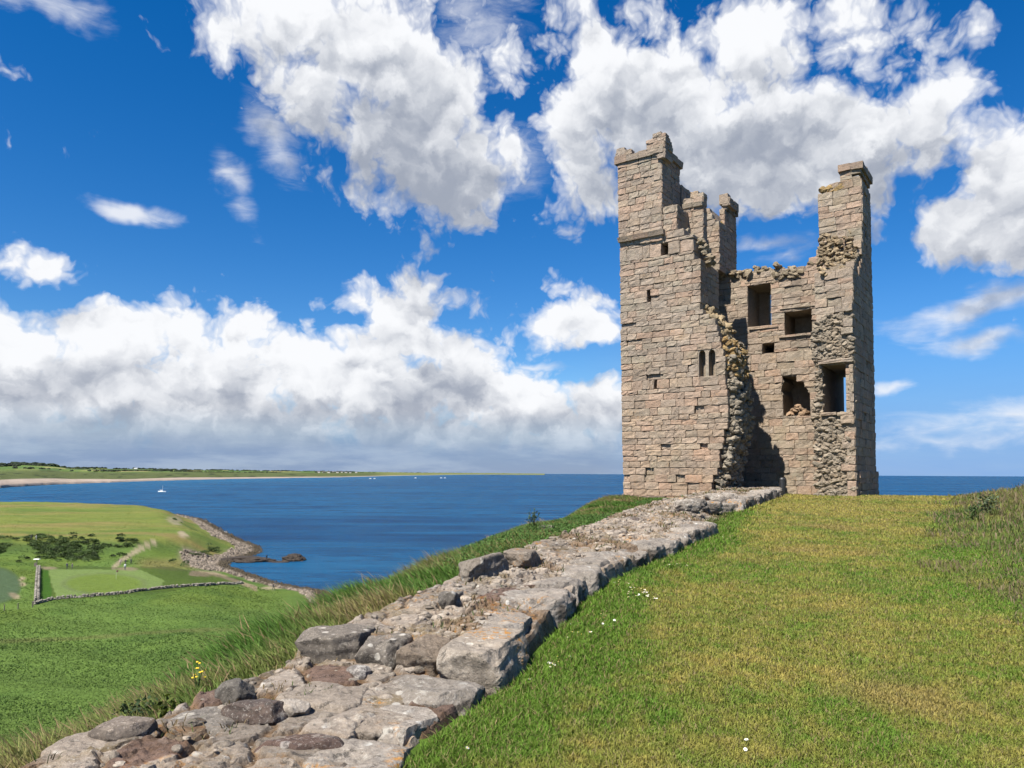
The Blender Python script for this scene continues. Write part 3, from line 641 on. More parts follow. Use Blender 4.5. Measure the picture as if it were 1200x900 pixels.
# village
M_HW = simple('rendered_wall', (.62, .58, .52), .9); M_HR = simple('slate_roof', (.16, .13, .12), .8)
hs = [(374, .20), (380, .24), (386, .19), (391, .25), (396, .21), (401, .25), (406, .22), (411, .2), (418, .24)]
for i, (a, t_) in enumerate(hs):
    q = far_pt((a - 600) / 880, t_); e = empty('cottage', q); w, d_, hh = rng.uniform(7, 11), 6, rng.uniform(5, 7)
    V, Fs = box((-w, -d_, 0), (w, d_, hh)); o = mesh_obj('wall', V, Fs, M_HW); o.parent = e
    V = np.array([(-w - .6, -d_ - .6, hh), (w + .6, -d_ - .6, hh), (w + .6, d_ + .6, hh), (-w - .6, d_ + .6, hh), (-w - .6, 0, hh + 4.5), (w + .6, 0, hh + 4.5)])
    o = mesh_obj('roof', V, [[0, 1, 5, 4], [2, 3, 4, 5], [0, 4, 3], [1, 2, 5], [3, 2, 1, 0]], M_HR); o.parent = e
    V, Fs = box((w - 2.0, -.5, hh + 3), (w - .8, .5, hh + 6)); o = mesh_obj('chimney', V, Fs, M_HR); o.parent = e
    tag(e, 'small pale cottage with dark roof in the far village across the bay', 'house', 'cottages of the far village')
q = far_pt((160 - 600) / 880, .96); e = empty('barn', q); tag(e, 'long white farm building on the far skyline above the scrub', 'barn')
V, Fs = box((-16, -6, 0), (16, 6, 7)); o = mesh_obj('wall', V, Fs, simple('white_render', (.8, .8, .78), .8, .1)); o.parent = e
V = np.array([(-17, -7, 7), (17, -7, 7), (17, 7, 7), (-17, 7, 7), (-17, 0, 10), (17, 0, 10)]); o = mesh_obj('roof', V, [[0, 1, 5, 4], [2, 3, 4, 5], [0, 4, 3], [1, 2, 5], [3, 2, 1, 0]], simple('grey_roof', (.5, .5, .5), .7)); o.parent = e

# ------------------------------------------------------------------ boats
M_HULL = simple('white_gelcoat', (.8, .8, .78), .3, .05); M_SPAR = simple('spar', (.7, .7, .7), .35, .1); M_SAILC = simple('sail_cover', (.55, .55, .58), .8)
def hull_mesh(L, B, H):
    st_ = np.linspace(0, 1, 11); V = []; Fs = []
    for s in st_:
        wv_ = B / 2 * (1 - abs(2 * s - .85) ** 2.3 * .9 if s > .42 else .72 + .28 * ss(0, .42, s)); wv_ = max(wv_, .02)
        sheer = H * (1 + .25 * (2 * s - 1) ** 2)
        for a, zf in ((-1, 1), (-.95, .55), (-.6, .05), (0, -.25), (.6, .05), (.95, .55), (1, 1)): V.append(((s - .5) * L, a * wv_, zf * sheer))
    for i in range(10):
        for k in range(6): Fs.append([i * 7 + k, (i + 1) * 7 + k, (i + 1) * 7 + k + 1, i * 7 + k + 1])
        Fs.append([i * 7 + 6, (i + 1) * 7 + 6, (i + 1) * 7, i * 7])
    Fs.append(list(range(7))); Fs.append([70 + k for k in range(7)][::-1]); return np.array(V), Fs
q = on_z(190, 576.8, SEA); LB = 9 / 880 * q[1]
e = empty('sailing_boat', q); tag(e, 'white sailing boat with bare mast moored in the bay', 'sailing boat')
V, Fs = hull_mesh(LB, LB * .3, LB * .13); o = mesh_obj('hull', V, Fs, M_HULL, None, None, True); o.parent = e
V, Fs = box((-LB * .22, -LB * .08, LB * .1), (LB * .15, LB * .08, LB * .2)); V[5:7, 0] -= LB * .06; o = mesh_obj('cabin', V, Fs, M_HULL); o.parent = e
V, Fs = lathe([(LB * .014, 0), (LB * .010, LB * .75)], 8); V[:, 0] += LB * .06; V[:, 2] += LB * .12; o = mesh_obj('mast', V, Fs, M_SPAR); o.parent = e
V, Fs = box((-LB * .33, -.2, LB * .27), (LB * .05, .2, LB * .32)); o = mesh_obj('boom', V, Fs, M_SAILC); o.parent = e
for i, (a, lab) in enumerate([(434, 'tiny white moored boat nearest the village in the far bay'), (439, 'second tiny white moored boat from the village'), (487, 'tiny white moored boat in the middle of the far bay'), (517, 'left one of the outermost pair of tiny white boats'), (521.5, 'right one of the outermost pair of tiny white boats')]):
    q = on_z(a, 561.3 if a < 450 else 560.5, SEA); L2 = 2.6 / 880 * q[1]
    V, Fs = hull_mesh(L2, L2 * .35, L2 * .22); V2, F2 = box((-L2 * .2, -L2 * .1, L2 * .2), (L2 * .15, L2 * .1, L2 * .42)); mb = MB(); mb.add(V, Fs); mb.add(V2, F2)
    o = mb.build('moored_boat', M_HULL); o.location = q; tag(o, lab, 'boat', 'small boats moored off the far shore')

# ------------------------------------------------------------------ tower
ROT = R_(35); U = np.array([math.cos(ROT), -math.sin(ROT), 0]); Vv = np.array([math.sin(ROT), math.cos(ROT), 0]); Zz = np.array([0, 0, 1.])
L0 = on_y(729.5, 588, 36.0); L0[2] = 0
def loc(px, py, v):                       # pixel -> (u, z) on the plane v = const
    d = ray(px, py); k = (np.dot(L0 + Vv * v - C0, Vv)) / np.dot(d, Vv); p = C0 + d * k; return np.array([np.dot(p - L0, U), p[2]])
def locu(px, py, u):                      # pixel -> (v, z) on the plane u = const
    d = ray(px, py); k = (np.dot(L0 + U * u - C0, U)) / np.dot(d, U); p = C0 + d * k; return np.array([np.dot(p - L0, Vv), p[2]])
def W3(u, v, z): return L0 + U * u + Vv * v + Zz * z
VS = 3.2
uR = loc(1002.5, 520, VS)[0]
vb = VS
while proj(W3(uR, vb, 3.0))[0] < 1026.5: vb += .02
TH = 2.4; VI = vb - TH
print('tower', uR, vb, VI, 'R', W3(uR, VS, 0), 'eyeh')
BASE = -.6
tower = empty('ruined_tower', tuple(W3(uR * .5, vb * .5, .5)))
tag(tower, 'tall roofless ruined sandstone castle tower with two high broken corner turrets', 'castle tower')

def prism(mb, outer, holes, o3, a3, n3, depth, col=(1, 1, 1)):
    """outer / holes in (a, z); front face at o3, extruded by -n3*depth"""
    loops = [outer] + holes
    tris = tessellate_polygon([[Vector((p[0], p[1], 0)) for p in lp] for lp in loops])
    flat = np.array([p for lp in loops for p in lp]); n = len(flat)
    f3 = o3 + flat[:, :1] * a3 + flat[:, 1:2] * Zz; b3 = f3 - n3 * depth
    Fs = [list(tr) for tr in tris] + [[i + n for i in tr][::-1] for tr in tris]; k = 0
    for lp in loops:
        m_ = len(lp)
        for i in range(m_): Fs.append([k + i, k + (i + 1) % m_, k + (i + 1) % m_ + n, k + i + n])
        k += m_
    mb.add(np.concatenate([f3, b3]), Fs, col)

PALS = np.array([[1.0, 1.0, 1.0], [1.04, .98, .96], [.95, .96, .97], [1.06, 1.03, .98], [.91, .91, .91], [1.06, .96, .92], [.98, 1.01, 1.0]])
def ashlar(mb, outer, holes, o3, a3, n3, ch=(.22, .37), bw=(.34, .86), depth=.34, rough=.012, jag=.10, pink=None, erode=.06, wear=None):
    zs = [p[1] for p in outer]; z0, z1 = min(zs), max(zs)
    bd = [z0]
    while bd[-1] < z1: bd.append(bd[-1] + rng.uniform(*ch))
    for hz in [e_ for hl_ in holes for e_ in (min(p[1] for p in hl_), max(p[1] for p in hl_))]:
        i = int(np.argmin([abs(q - hz) for q in bd])); bd[i] = hz
    bd = sorted(set(bd))
    def spans(poly, z):
        xs = []
        n = len(poly)
        for i in range(n):
            (xa, za), (xb, zb_) = poly[i], poly[(i + 1) % n]
            if (za > z) != (zb_ > z): xs.append(xa + (xb - xa) * (z - za) / (zb_ - za))
        xs.sort(); return [(xs[i], xs[i + 1]) for i in range(0, len(xs) - 1, 2)]
    for za, zb_ in zip(bd[:-1], bd[1:]):
        if zb_ - za < .06: continue
        zm = (za + zb_) / 2; sp = spans(outer, zm); cut = [s for hl_ in holes for s in spans(hl_, zm)]
        segs = []
        for s in sp:
            cur = [s]
            for h0, h1 in cut:
                nx = []
                for q0, q1 in cur:
                    if h1 <= q0 or h0 >= q1: nx.append((q0, q1)); continue
                    if h0 > q0: nx.append((q0, h0))
                    if h1 < q1: nx.append((h1, q1))
                cur = nx
            segs += cur
        for q0, q1 in segs:
            if q1 - q0 < .08: continue
            a = q0
            while a < q1 - .02:
                wd = rng.uniform(*bw); 
                if q1 - a - wd < bw[0] * .6: wd = q1 - a
                b_ = min(a + wd, q1)
                t_ = PALS[rng.integers(len(PALS))] * rng.uniform(.86, 1.12)
                if pink is not None:
                    pk = np.clip(pink(((a + b_) / 2), zm), 0, 1); t_ = t_ * (np.array([1.0, 1.0, 1.0]) * (1 - pk) + np.array([1.06, .985, .92]) * pk)
                ofs = rng.normal(0, .008); 
                if rng.uniform() < erode * (1 if wear is None else 1 + 2 * wear(((a + b_) / 2), zm)): ofs -= rng.uniform(.03, .12)
                block(mb, a + .004, b_ - .004, za + .004, zb_ - .004, o3, a3, n3, depth, ofs, rough, t_)
                a = b_
def block(mb, a0, a1, z0, z1, o3, a3, n3, depth, ofs, rough, col):
    w, h = a1 - a0, z1 - z0; e = min(.03, w * .2, h * .2)
    A = np.array([0, e, w * .35, w * .68, w - e, w]) + a0; Z = np.array([0, e, h * .5, h - e, h]) + z0
    AA, ZZ = np.meshgrid(A, Z); dp = np.zeros_like(AA); dp[0, :] = dp[-1, :] = dp[:, 0] = dp[:, -1] = -rng.uniform(.006, .03)
    dp += rng.normal(0, rough, dp.shape) + ofs
    AA = AA + rng.normal(0, .007, AA.shape); ZZ = ZZ + rng.normal(0, .007, ZZ.shape)
    for (i, j) in ((0, 0), (0, -1), (-1, 0), (-1, -1)): 
        k = rng.uniform(0, .03); AA[i, j] += k if j == 0 else -k; ZZ[i, j] += k if i == 0 else -k
    P = o3 + AA.ravel()[:, None] * a3 + ZZ.ravel()[:, None] * Zz + dp.ravel()[:, None] * n3
    nr_, nc_ = AA.shape; Fs = grid_faces(nr_, nc_).tolist()
    ring = list(range(nc_)) + [i * nc_ + nc_ - 1 for i in range(1, nr_)] + [(nr_ - 1) * nc_ + j for j in range(nc_ - 2, -1, -1)] + [i * nc_ for i in range(nr_ - 2, 0, -1)]
    n = len(P); B = P[ring] - n3 * (depth + dp.ravel()[ring, None])
    for i in range(len(ring)): Fs.append([ring[i], n + i, n + (i + 1) % len(ring), ring[(i + 1) % len(ring)]])
    mb.add(np.concatenate([P, B]), Fs, col)
def lumps(mb, n, inside, o3, a3, n3, box_, r=(.12, .30), out=(-.1, .12), cols=None, sub=2, flat=.75):
    v, f = ico(sub); (a0, a1), (z0, z1) = box_; k = 0; tries = 0
    while k < n and tries < n * 30:
        tries += 1; a = rng.uniform(a0, a1); z_ = rng.uniform(z0, z1)
        if not inside(a, z_): continue
        rr_ = rng.uniform(*r); s3 = rr_ * np.array([rng.uniform(.8, 1.5), rng.uniform(.7, 1.1), rng.uniform(.5, .9) * flat / .75])
        q = v / (np.abs(v) ** 6).sum(1, keepdims=True) ** (1 / 6.)        # boxy stone
        q = q * (1 + .75 * fbm(v * 1.5 + rng.uniform(0, 99), 3, 3))[:, None] * s3 * .9
        for _ in range(5):
            pn = rng.normal(0, 1, 3); pn /= np.linalg.norm(pn); pd = q @ pn; q = q - np.clip(pd - pd.max() * rng.uniform(.55, .85), 0, None)[:, None] * pn
        th = rng.normal(0, .45); tb = rng.normal(0, .5); q = np.stack([q[:, 0] * math.cos(tb) - q[:, 1] * math.sin(tb), q[:, 0] * math.sin(tb) + q[:, 1] * math.cos(tb), q[:, 2]], 1); q = np.stack([q[:, 0] * math.cos(th) - q[:, 2] * math.sin(th), q[:, 1], q[:, 0] * math.sin(th) + q[:, 2] * math.cos(th)], 1)
        P = o3 + (a + q[:, :1]) * a3 + (z_ + q[:, 2:]) * Zz + (rng.uniform(*out) + q[:, 1:2]) * n3
        t_ = (cols(a, z_) if cols else np.ones(3)) * rng.uniform(.7, 1.2); mb.addn(P, f, t_); k += 1

def PL(pts, v): return [tuple(loc(a, b_, v)) for a, b_ in pts]
nF = -Vv; nR = U
# ---- front wall (its right part has fallen)
F_out = [(730.5, 600), (728.5, 500), (727, 400), (726, 276), (777, 270), (777, 244), (793, 244), (793, 268), (812, 276), (812, 300), (821, 303), (821, 352), (820, 362), (839, 377), (844, 400), (850, 420), (850, 447), (853, 464), (853, 499), (848, 508), (848, 522), (843, 526), (843, 550), (836, 558), (834, 572), (834, 600)]
Fp = PL(F_out, 0)
def rect(p0, p1, v): 
    xm = (p0[0] + p1[0]) / 2; a, b_ = [loc(p0[0], p1[1], v)[0], loc(xm, p1[1], v)[1]], [loc(p1[0], p0[1], v)[0], loc(xm, p0[1], v)[1]]; return [(a[0], a[1]), (b_[0], a[1]), (b_[0], b_[1]), (a[0], b_[1])]
def lancet(x0, x1, y0, y1, v):
    a, b_ = loc(x0, y1, v), loc(x1, y0, v); w = b_[0] - a[0]; pts = [(a[0], a[1]), (b_[0], a[1])]
    for k in range(7): th = math.pi * k / 6; pts.append(((a[0] + b_[0]) / 2 + math.cos(th) * w / 2, b_[1] - w / 2 + math.sin(th) * w * .62))
    return pts
H_l1 = lancet(819, 826.5, 411, 444, 0); H_l2 = lancet(830.5, 838, 410, 444, 0)
H_s1 = rect((758.2, 340), (761.8, 354), 0); H_s2 = rect((766.2, 445), (769.6, 456), 0); H_sq = rect((774.5, 284.5), (782.5, 299), 0)
Fh = [H_l1, H_l2, H_s1, H_s2, H_sq]
mb = MB()
hb = [rect((818.2, 409.5), (838.6, 444), 0), H_s1, H_s2, H_sq]
wa0 = loc(772, 540, 0); ashlar(mb, Fp, hb, L0, U, nF, depth=.62, pink=lambda a, z_: .9 - (z_ - 1) / 8.5, wear=lambda a, z_: math.exp(-((a - wa0[0] - 1.2) / 1.5) ** 2 - ((z_ - wa0[1] + .4) / 1.7) ** 2))
# lancet surround: jamb stones and mullion with round heads
sur = rect((818.2, 409.5), (838.6, 444), 0); 
prism(mb, sur, [H_l1, H_l2], L0 + nF * -.02, U, nF, .5, (.95, .97, .97))
o = mb.build('front_wall', M_ASH, tower)
mb = MB()
Cp = [(p[0] - .05 if 812 < F_out[i][0] else p[0] + (.04 if F_out[i][0] < 735 else 0), p[1] - (.03 if F_out[i][1] < 590 else 0)) for i, p in enumerate(Fp)]
prism(mb, Cp, Fh, L0 + Vv * .55, U, nF, TH - .55)
# toothed, rubble-filled broken end
mb2 = MB()
endu = lambda z_: np.interp(z_, [p[1] for p in reversed(END)], [p[0] for p in reversed(END)])
END = PL([(846, 398), (852, 420), (855, 447), (857, 499), (851, 525), (846, 550), (840, 575), (839, 600)], 0)
core2 = [(END[0][0] - 1.6, END[0][1])] + END + [(END[-1][0] - 1.6, END[-1][1])]
prism(mb, core2[::-1], [], L0 + Vv * .45, U, nF, TH - .45)
o = mb.build('wall_core', M_CORE, tower)
zt_, zb0 = END[0][1], END[-1][1]
for v0 in np.arange(.3, TH + .1, .2):
    lumps(mb2, 170, lambda a, z_: abs(a - endu(z_)) < .22, L0 + Vv * v0, U, nF, ((END[0][0] - 1.2, END[0][0] + 1.3), (zb0, zt_ + .1)), r=(.05, .18), out=(-.13, .05),
          cols=lambda a, z_: np.array([1.25, 1.02, .62]) if (z_ > zt_ - 1.6 and rng.uniform() < .55) else np.array([.95, .98, 1.0]))
# rubble ledge on the slope above it
lumps(mb2, 46, lambda a, z_: True, L0 + Vv * .6, U, nF, ((loc(822, 356, .6)[0], loc(846, 402, .6)[0]), (loc(846, 402, .6)[1], loc(822, 352, .6)[1])), r=(.12, .28), out=(-1.2, .35),
      cols=lambda a, z_: np.array([1.2, 1.02, .7])) if False else None
for k in range(90):
    f_ = rng.uniform(); px = 822 + 24 * f_ + rng.normal(0, 1.5); py = 358 + 40 * f_ + rng.normal(0, 3); v0 = rng.uniform(.35, TH - .2); q = loc(px, py, 0)
    lumps(mb2, 1, lambda a, z_: True, L0 + Vv * v0, U, nF, ((q[0] - .1, q[0] + .02), (q[1] - .15, q[1] + .02)), r=(.12, .26), cols=lambda a, z_: np.array([1.1, 1.02, .82]))
mb2.build('rubble_end', M_RUB, tower)
# smooth end face between the ledges (shaded ashlar)
mb = MB()
e0 = loc(821, 303, 0); e1 = loc(821, 352, 0)
ashlar(mb, [(0.3, e1[1]), (TH, e1[1]), (TH, e0[1] - .1), (.3, e0[1] - .1)], [], L0 + U * (e0[0] - .0), Vv, nR, bw=(.4, .7), depth=.3)
mb.build('end_face', M_ASH, tower)
# string course and plinth
mb = MB()
def band(x0, x1, py, h, v, proj_, drop=0):
    a = loc(x0, py, v); b_ = loc(x1, py, v); n = max(2, int((b_[0] - a[0]) / .7)); us = np.linspace(a[0], b_[0], n + 1)
    for i in range(n):
        P0, Fs = box((us[i] + .008, -.02 - proj_ - rng.uniform(0, .03), 0), (us[i + 1] - .008, .12, h * rng.uniform(.9, 1.1)))
        P0[[0, 1], 1] += proj_ * .55
        P0 += rng.normal(0, .008, P0.shape); P = L0 + P0[:, :1] * U + (P0[:, 1:2] + v) * Vv + (P0[:, 2:] + a[1]) * Zz; mb.add(P, Fs, PALS[rng.integers(len(PALS))] * rng.uniform(.8, 1.0))
band(725, 779, 285, .22, -.08, .15); mb.build('string_course', M_ASH, tower)
mb = MB(); band(727.5, 800, 591, .42, 0, .16); mb.build('plinth', M_ASH, tower)

def boxwall(name, poly_px, v0, dep, ch=(.24, .36), bw=(.35, .75), side=True, label=None, holes=[], erode=.05, seedcols=None, side_to=None):
    """a standing piece of masonry: facing in front and on its right side"""
    pp = PL(poly_px, v0); mb = MB()
    ashlar(mb, pp, holes, L0 + Vv * v0, U, nF, ch, bw, erode=erode)
    ur = max(p[0] for p in pp); zt1 = max(p[1] for p in pp if p[0] > ur - .25); zb1 = min(p[1] for p in pp)
    if side: ashlar(mb, [(v0 + .02, zb1), (v0 + dep, zb1), (v0 + dep, zt1), (v0 + .02, zt1)], [], L0 + U * ur, Vv, nR, ch, bw, depth=.3)
    cc_ = np.mean(np.array(pp), 0); ci = [(p[0] + np.sign(cc_[0] - p[0]) * .04, p[1] + np.sign(cc_[1] - p[1]) * .04) for p in pp]
    prism(mb, ci, [], L0 + Vv * (v0 + .05), U, nF, dep - .05)
    o = mb.build(name, M_ASH, tower)
    if label: o['label'] = label
    return o
def cap(name, x0, x1, y0, y1, v0, dep, over, label=None, top_steps=None, parent=None):
    """overhanging parapet course with a chamfered underside"""
    mb = MB(); a = loc(x0, y1, v0); b_ = loc(x1, y0, v0); b_[1] = loc(x0, y0, v0)[1]
    for (u0, u1, w0, w1) in ((a[0] - over, b_[0] + over, v0 - over, v0 + .3), (b_[0] - .25, b_[0] + over, v0 + .3, v0 + dep + over), (a[0] - over, a[0] + .25, v0 + .3, v0 + dep + over), (a[0] + .25, b_[0] - .25, v0 + dep - .25, v0 + dep + over)):
        L_ = max(u1 - u0, w1 - w0); n = max(1, int(L_ / .55)); al_u = (u1 - u0) >= (w1 - w0)
        for i in range(n):
            if al_u: q0, q1, r0, r1 = u0 + (u1 - u0) * i / n, u0 + (u1 - u0) * (i + 1) / n, w0, w1
            else: q0, q1, r0, r1 = u0, u1, w0 + (w1 - w0) * i / n, w0 + (w1 - w0) * (i + 1) / n
            hh_ = b_[1] - a[1]
            for zz0, zz1, ins in ((a[1], a[1] + hh_ * .35, .11), (a[1] + hh_ * .35, b_[1] + rng.uniform(-.1, .04), 0)):
                P0, Fs = box((q0 + .006 + ins * (not al_u or i == 0), r0 + ins, zz0), (q1 - .006 - ins * (not al_u or i == n - 1), r1 - ins * (not al_u and i == n - 1), zz1 - .008))
                P0 += rng.normal(0, .012, P0.shape); mb.add(L0 + P0[:, :1] * U + P0[:, 1:2] * Vv + P0[:, 2:] * Zz, Fs, PALS[rng.integers(len(PALS))] * rng.uniform(.75, 1.0))
    o = mb.build(name, M_ASH, parent or tower)
    if label: o['label'] = label
    return o
# ---- front left turret
boxwall('turret', [(724.5, 283), (723.5, 190), (774.5, 186), (776, 281)], -.08, 2.2, label='tall front left corner turret')
cap('parapet', 723.5, 775.5, 184, 197.5, -.08, 2.2, .12, 'broken parapet on the front left turret')
boxwall('merlon', [(720.8, 186), (720.8, 175), (727, 173), (738, 175), (739.5, 183), (739.5, 186)], -.2, .4, ch=(.2, .3), side=True, label='low broken stub on the parapet corner')
boxwall('merlon', [(756.5, 182), (756.5, 166), (765, 159), (770, 156.5), (775, 156.5), (778.5, 164), (779.5, 184)], -.2, .9, ch=(.2, .3), label='tall broken stub on the right of the parapet')
# ---- stepped remains of the left wall top
boxwall('left_wall_top', [(776, 275), (777, 243.5), (793, 243), (793.5, 275)], .02, 1.5, label='low broken stub right of the turret')
boxwall('left_wall_top', [(786, 290), (788, 220), (799, 217), (799.5, 290)], 2.2, 1.2, label='narrow shaded stub behind the turret')
boxwall('left_wall_top', [(799, 300), (800, 232), (808, 231), (809, 228), (823, 226), (824.5, 300)], 1.4, .55, label='stub with a projecting course')
mb = MB(); band(800.5, 824, 245.5, .2, 1.4, .1); mb.build('string_course', M_ASH, tower)
boxwall('left_wall_top', [(822, 312), (823, 243), (830, 243), (838, 260), (842.5, 263), (843, 316)], 4.7, 2.4, label='lichen covered stub sloping down to the right')
boxwall('turret', [(841, 300), (842, 262), (844, 245), (845, 243), (849, 243), (850, 322), (841, 322)], 6.3, 1.9, label='slim back left corner turret')
cap('parapet', 846, 851, 229, 246, 6.4, 1.6, .12, 'broken parapet on the back left turret')
boxwall('merlon', [(845.6, 240), (846.5, 231), (853.5, 229), (855, 240)], 6.3, 1.2, ch=(.2, .3), label='stub on the back left turret')
# lumps with lichen on these stubs
for (x0, x1, y0, y1, v0) in ((824, 840, 244, 264, 4.8), (812, 828, 276, 304, .3), (800, 812, 268, 276, .4)):
    mb = MB()
    for k in range(26):
        f_ = rng.uniform(); q = loc(x0 + (x1 - x0) * f_, y0 + (y1 - y0) * f_, v0)
        lumps(mb, 1, lambda a, z_: True, L0 + Vv * (v0 + rng.uniform(.1, 1.2)), U, nF, ((q[0] - .12, q[0] + .1), (q[1] - .15, q[1] - .02)), r=(.1, .2), cols=lambda a, z_: np.array([1.35, 1.02, .38]) if v0 > 4 else np.array([1, 1, .95]))
    mb.build('rubble_top', M_RUB, tower)
# left wall between the corners
mb = MB(); zL = loc(800, 262, 1.4)[1]
prism(mb, [(0.6, BASE), (vb - .05, BASE), (vb - .05, zL - 1.2), (vb - 2.2, zL - 1.0), (3.2, zL - .6), (2.2, zL + .3), (.6, zL + .5)], [], L0 + U * 1.5, Vv, nR, 1.44)
mb.build('left_wall', M_CORE, tower)

# ---- back wall, seen from inside
B_out = [(800, 600), (800, 326), (842, 323), (868, 319), (884, 316), (900, 314), (925, 313), (942, 312), (948, 306), (956, 298), (960, 285), (958, 232), (963, 223), (974, 219), (984, 216), (984.5, 206), (1009.5, 204), (1016, 600)]
Bp = PL(B_out, VI)
Bp = [(min(p[0], uR - .02), p[1]) for p in Bp]; Bp[-1] = (uR - .02, Bp[-1][1]); Bp[-2] = (uR - .02, Bp[-2][1])
w1 = rect((876.5, 333.5), (903, 382), VI); w2 = rect((919.5, 364), (951, 391), VI); w3s = rect((893, 402), (907, 414), VI)
fire = PL([(918, 487), (917, 462), (914.5, 456), (918, 447), (915.5, 441), (932.5, 441), (934, 447), (941, 447), (945, 455), (949, 461), (949.5, 487)], VI)
mb = MB(); fr = rect((915.5, 441), (949.5, 487), VI)
def fire_box(): return fire
w3 = rect((963.5, 427), (995.5, 483), VS); w3b = [(w3[0][0] - .06, w3[0][1] + .02), (w3[1][0], w3[1][1] + .02), w3[2], (w3[3][0] - .06, w3[3][1])]
ashlar(mb, Bp, [w1, w2, w3s, fire, w3], L0 + Vv * VI, U, nF, ch=(.26, .42), bw=(.40, .90), pink=lambda a, z_: -0.0)
mb.build('back_wall', M_ASH, tower)
cs = lambda hole: [(p[0], p[1]) for p in hole]
mb = MB()
Bc = [(p[0] + (.05 if i == 0 else 0) - (.06 if p[0] > uR - .5 else 0), p[1] - .05 if p[1] > 2 else p[1]) for i, p in enumerate(Bp)]
# window one goes right through; the others are recesses with a back
zmaxb = max(p[1] for p in Bc)
prism(mb, Bc, [w1, w2, w3s, fire, w3b], L0 + Vv * (VI + .06), U, nF, 1.9)
mb.build('wall_core', M_CORE, tower)
mb = MB()
w1b = [(w1[0][0] + .50, w1[0][1] + .25), (w1[1][0] - .0, w1[1][1] + .25), (w1[2][0] - .0, w1[2][1] - .05), (w1[3][0] + .50, w1[3][1] - .05)]
prism(mb, Bc, [w1b, w3b], L0 + Vv * (VI + 1.965), U, nF, TH - 2.0)
mb.build('outer_skin', M_CORE, tower)
# reddish broken hearth in the lower recess, ragged wall head
mb = MB(); q0 = loc(920, 495, VI); q1 = loc(948, 474, VI)
lumps(mb, 60, lambda a, z_: z_ < q0[1] + (q1[1] - q0[1]) * (1 - ((a - (q0[0] + q1[0]) / 2) / (q1[0] - q0[0]) * 1.9) ** 2), L0 + Vv * (VI + .1), U, nF, ((q0[0], q1[0]), (q0[1], q1[1])), r=(.07, .17), out=(-.30, .0), cols=lambda a, z_: np.array([1.2, .98, .84]))
mb.build('hearth_rubble', M_RUB, tower)
mb = MB()
for k in range(280):
    px = rng.uniform(842, 952); py = np.interp(px, [842, 868, 900, 942, 952], [323, 319, 314, 312, 303]) + rng.normal(0, 1.5) + (abs(rng.normal(0, 6)) if 905 < px < 948 else 0); v0 = VI + (rng.uniform(.05, 1.6) if py < 318 else rng.uniform(0, .3)); q = loc(px, py, VI)
    lumps(mb, 1, lambda a, z_: True, L0 + Vv * v0, U, nF, ((q[0] - .02, q[0] + .02), (q[1] - .12, q[1] + .02)), r=(.09, .24), flat=.6, cols=lambda a, z_: np.array([1.0, .98, .9]))
mb.build('rubble_top', M_RUB, tower)
# ---- right side wall: torn stub, outer face
S_out = [(957, 600), (957, 500), (953, 490), (956, 470), (958, 430), (953, 418), (953, 396), (956, 384), (960, 376), (966, 372), (985, 360), (992, 366), (1000, 360), (1001.5, 600)]
Sp = PL(S_out, VS); Sp = [(min(p[0], uR), p[1]) for p in Sp]; Sp[-1] = (uR, Sp[-1][1]); Sp[-2] = (uR, Sp[-2][1])
w3 = rect((963.5, 427), (995.5, 483), VS)
mb = MB(); prism(mb, [(p[0] - (.12 if p[0] > uR - .3 else -.12), p[1] - .1) for p in Sp], [w3], L0 + Vv * (VS + .12), U, nF, VI - VS - .12 + .02); 
# the embrasure carries on through the back wall
mb.build('side_wall_core', M_CORE, tower)
zS = loc(985, 368, VS)[1]
mb = MB(); inw3 = lambda a, z_: w3[0][0] - .06 < a < w3[1][0] + .03 and w3[0][1] - .08 < z_ < w3[2][1] + .08
Spl = [np.array([p[0] for p in Sp]), np.array([p[1] for p in Sp])]
lumps(mb, 1700, lambda a, z_: bool(in_poly(np.array([a + .06]), np.array([z_]), Sp)[0]) and not inw3(a, z_) and a < uR - .10, L0 + Vv * (VS + .12), U, nF, ((min(Spl[0]) - .1, uR), (min(Spl[1]), zS)), r=(.05, .17), out=(-.13, .03), flat=.65)
zz = lambda py: loc(985, py, (VS + VI) / 2)[1]
for k in range(230):                                     # sloping torn head of the stub, rising to the turret
    f_ = rng.uniform(); py = 322 - 44 * f_ + rng.normal(0, 4); v0 = VS + .22 + (VI - VS) * f_ + rng.normal(0, .1); px = rng.uniform(np.interp(f_, [0, 1], [958, 962]), np.interp(f_, [0, 1], [1000, 1004])); q = loc(px, py, v0)
    if q[0] > uR - .12: continue
    lumps(mb, 1, lambda a, z_: True, L0 + Vv * v0, U, nF, ((q[0] - .05, q[0]), (q[1] - .1, q[1])), r=(.07, .18), flat=.55, cols=lambda a, z_: np.array([1.1, 1.02, .86]))
mb.build('rubble_end', M_RUB, tower)
mb = MB(); pS = PL([(955, 374), (954, 324), (960, 318), (1003.2, 316), (1002.4, 374)], VS + .12); pS = [(min(p[0], uR - .012), p[1]) for p in pS]; ashlar(mb, pS, [], L0 + Vv * (VS + .12), U, nF, ch=(.26, .42), bw=(.4, .9)); mb.build('side_wall', M_ASH, tower)
mb = MB()                                                # solid slope under those lumps
zA, zB = zz(322), zz(286)
for k in range(8):
    v0 = VS + .3 + (VI - VS - .3) * k / 8; z1 = zA + (zB - zA) * (k + .3) / 8
    a0 = loc(962, 350, VS)[0]
    P0, Fs = box((a0, v0, zA - 3.0), (uR - .1, VI + .04, z1)); mb.add(L0 + P0[:, :1] * U + P0[:, 1:2] * Vv + P0[:, 2:] * Zz, Fs)
mb.build('stub_core', M_CORE, tower)
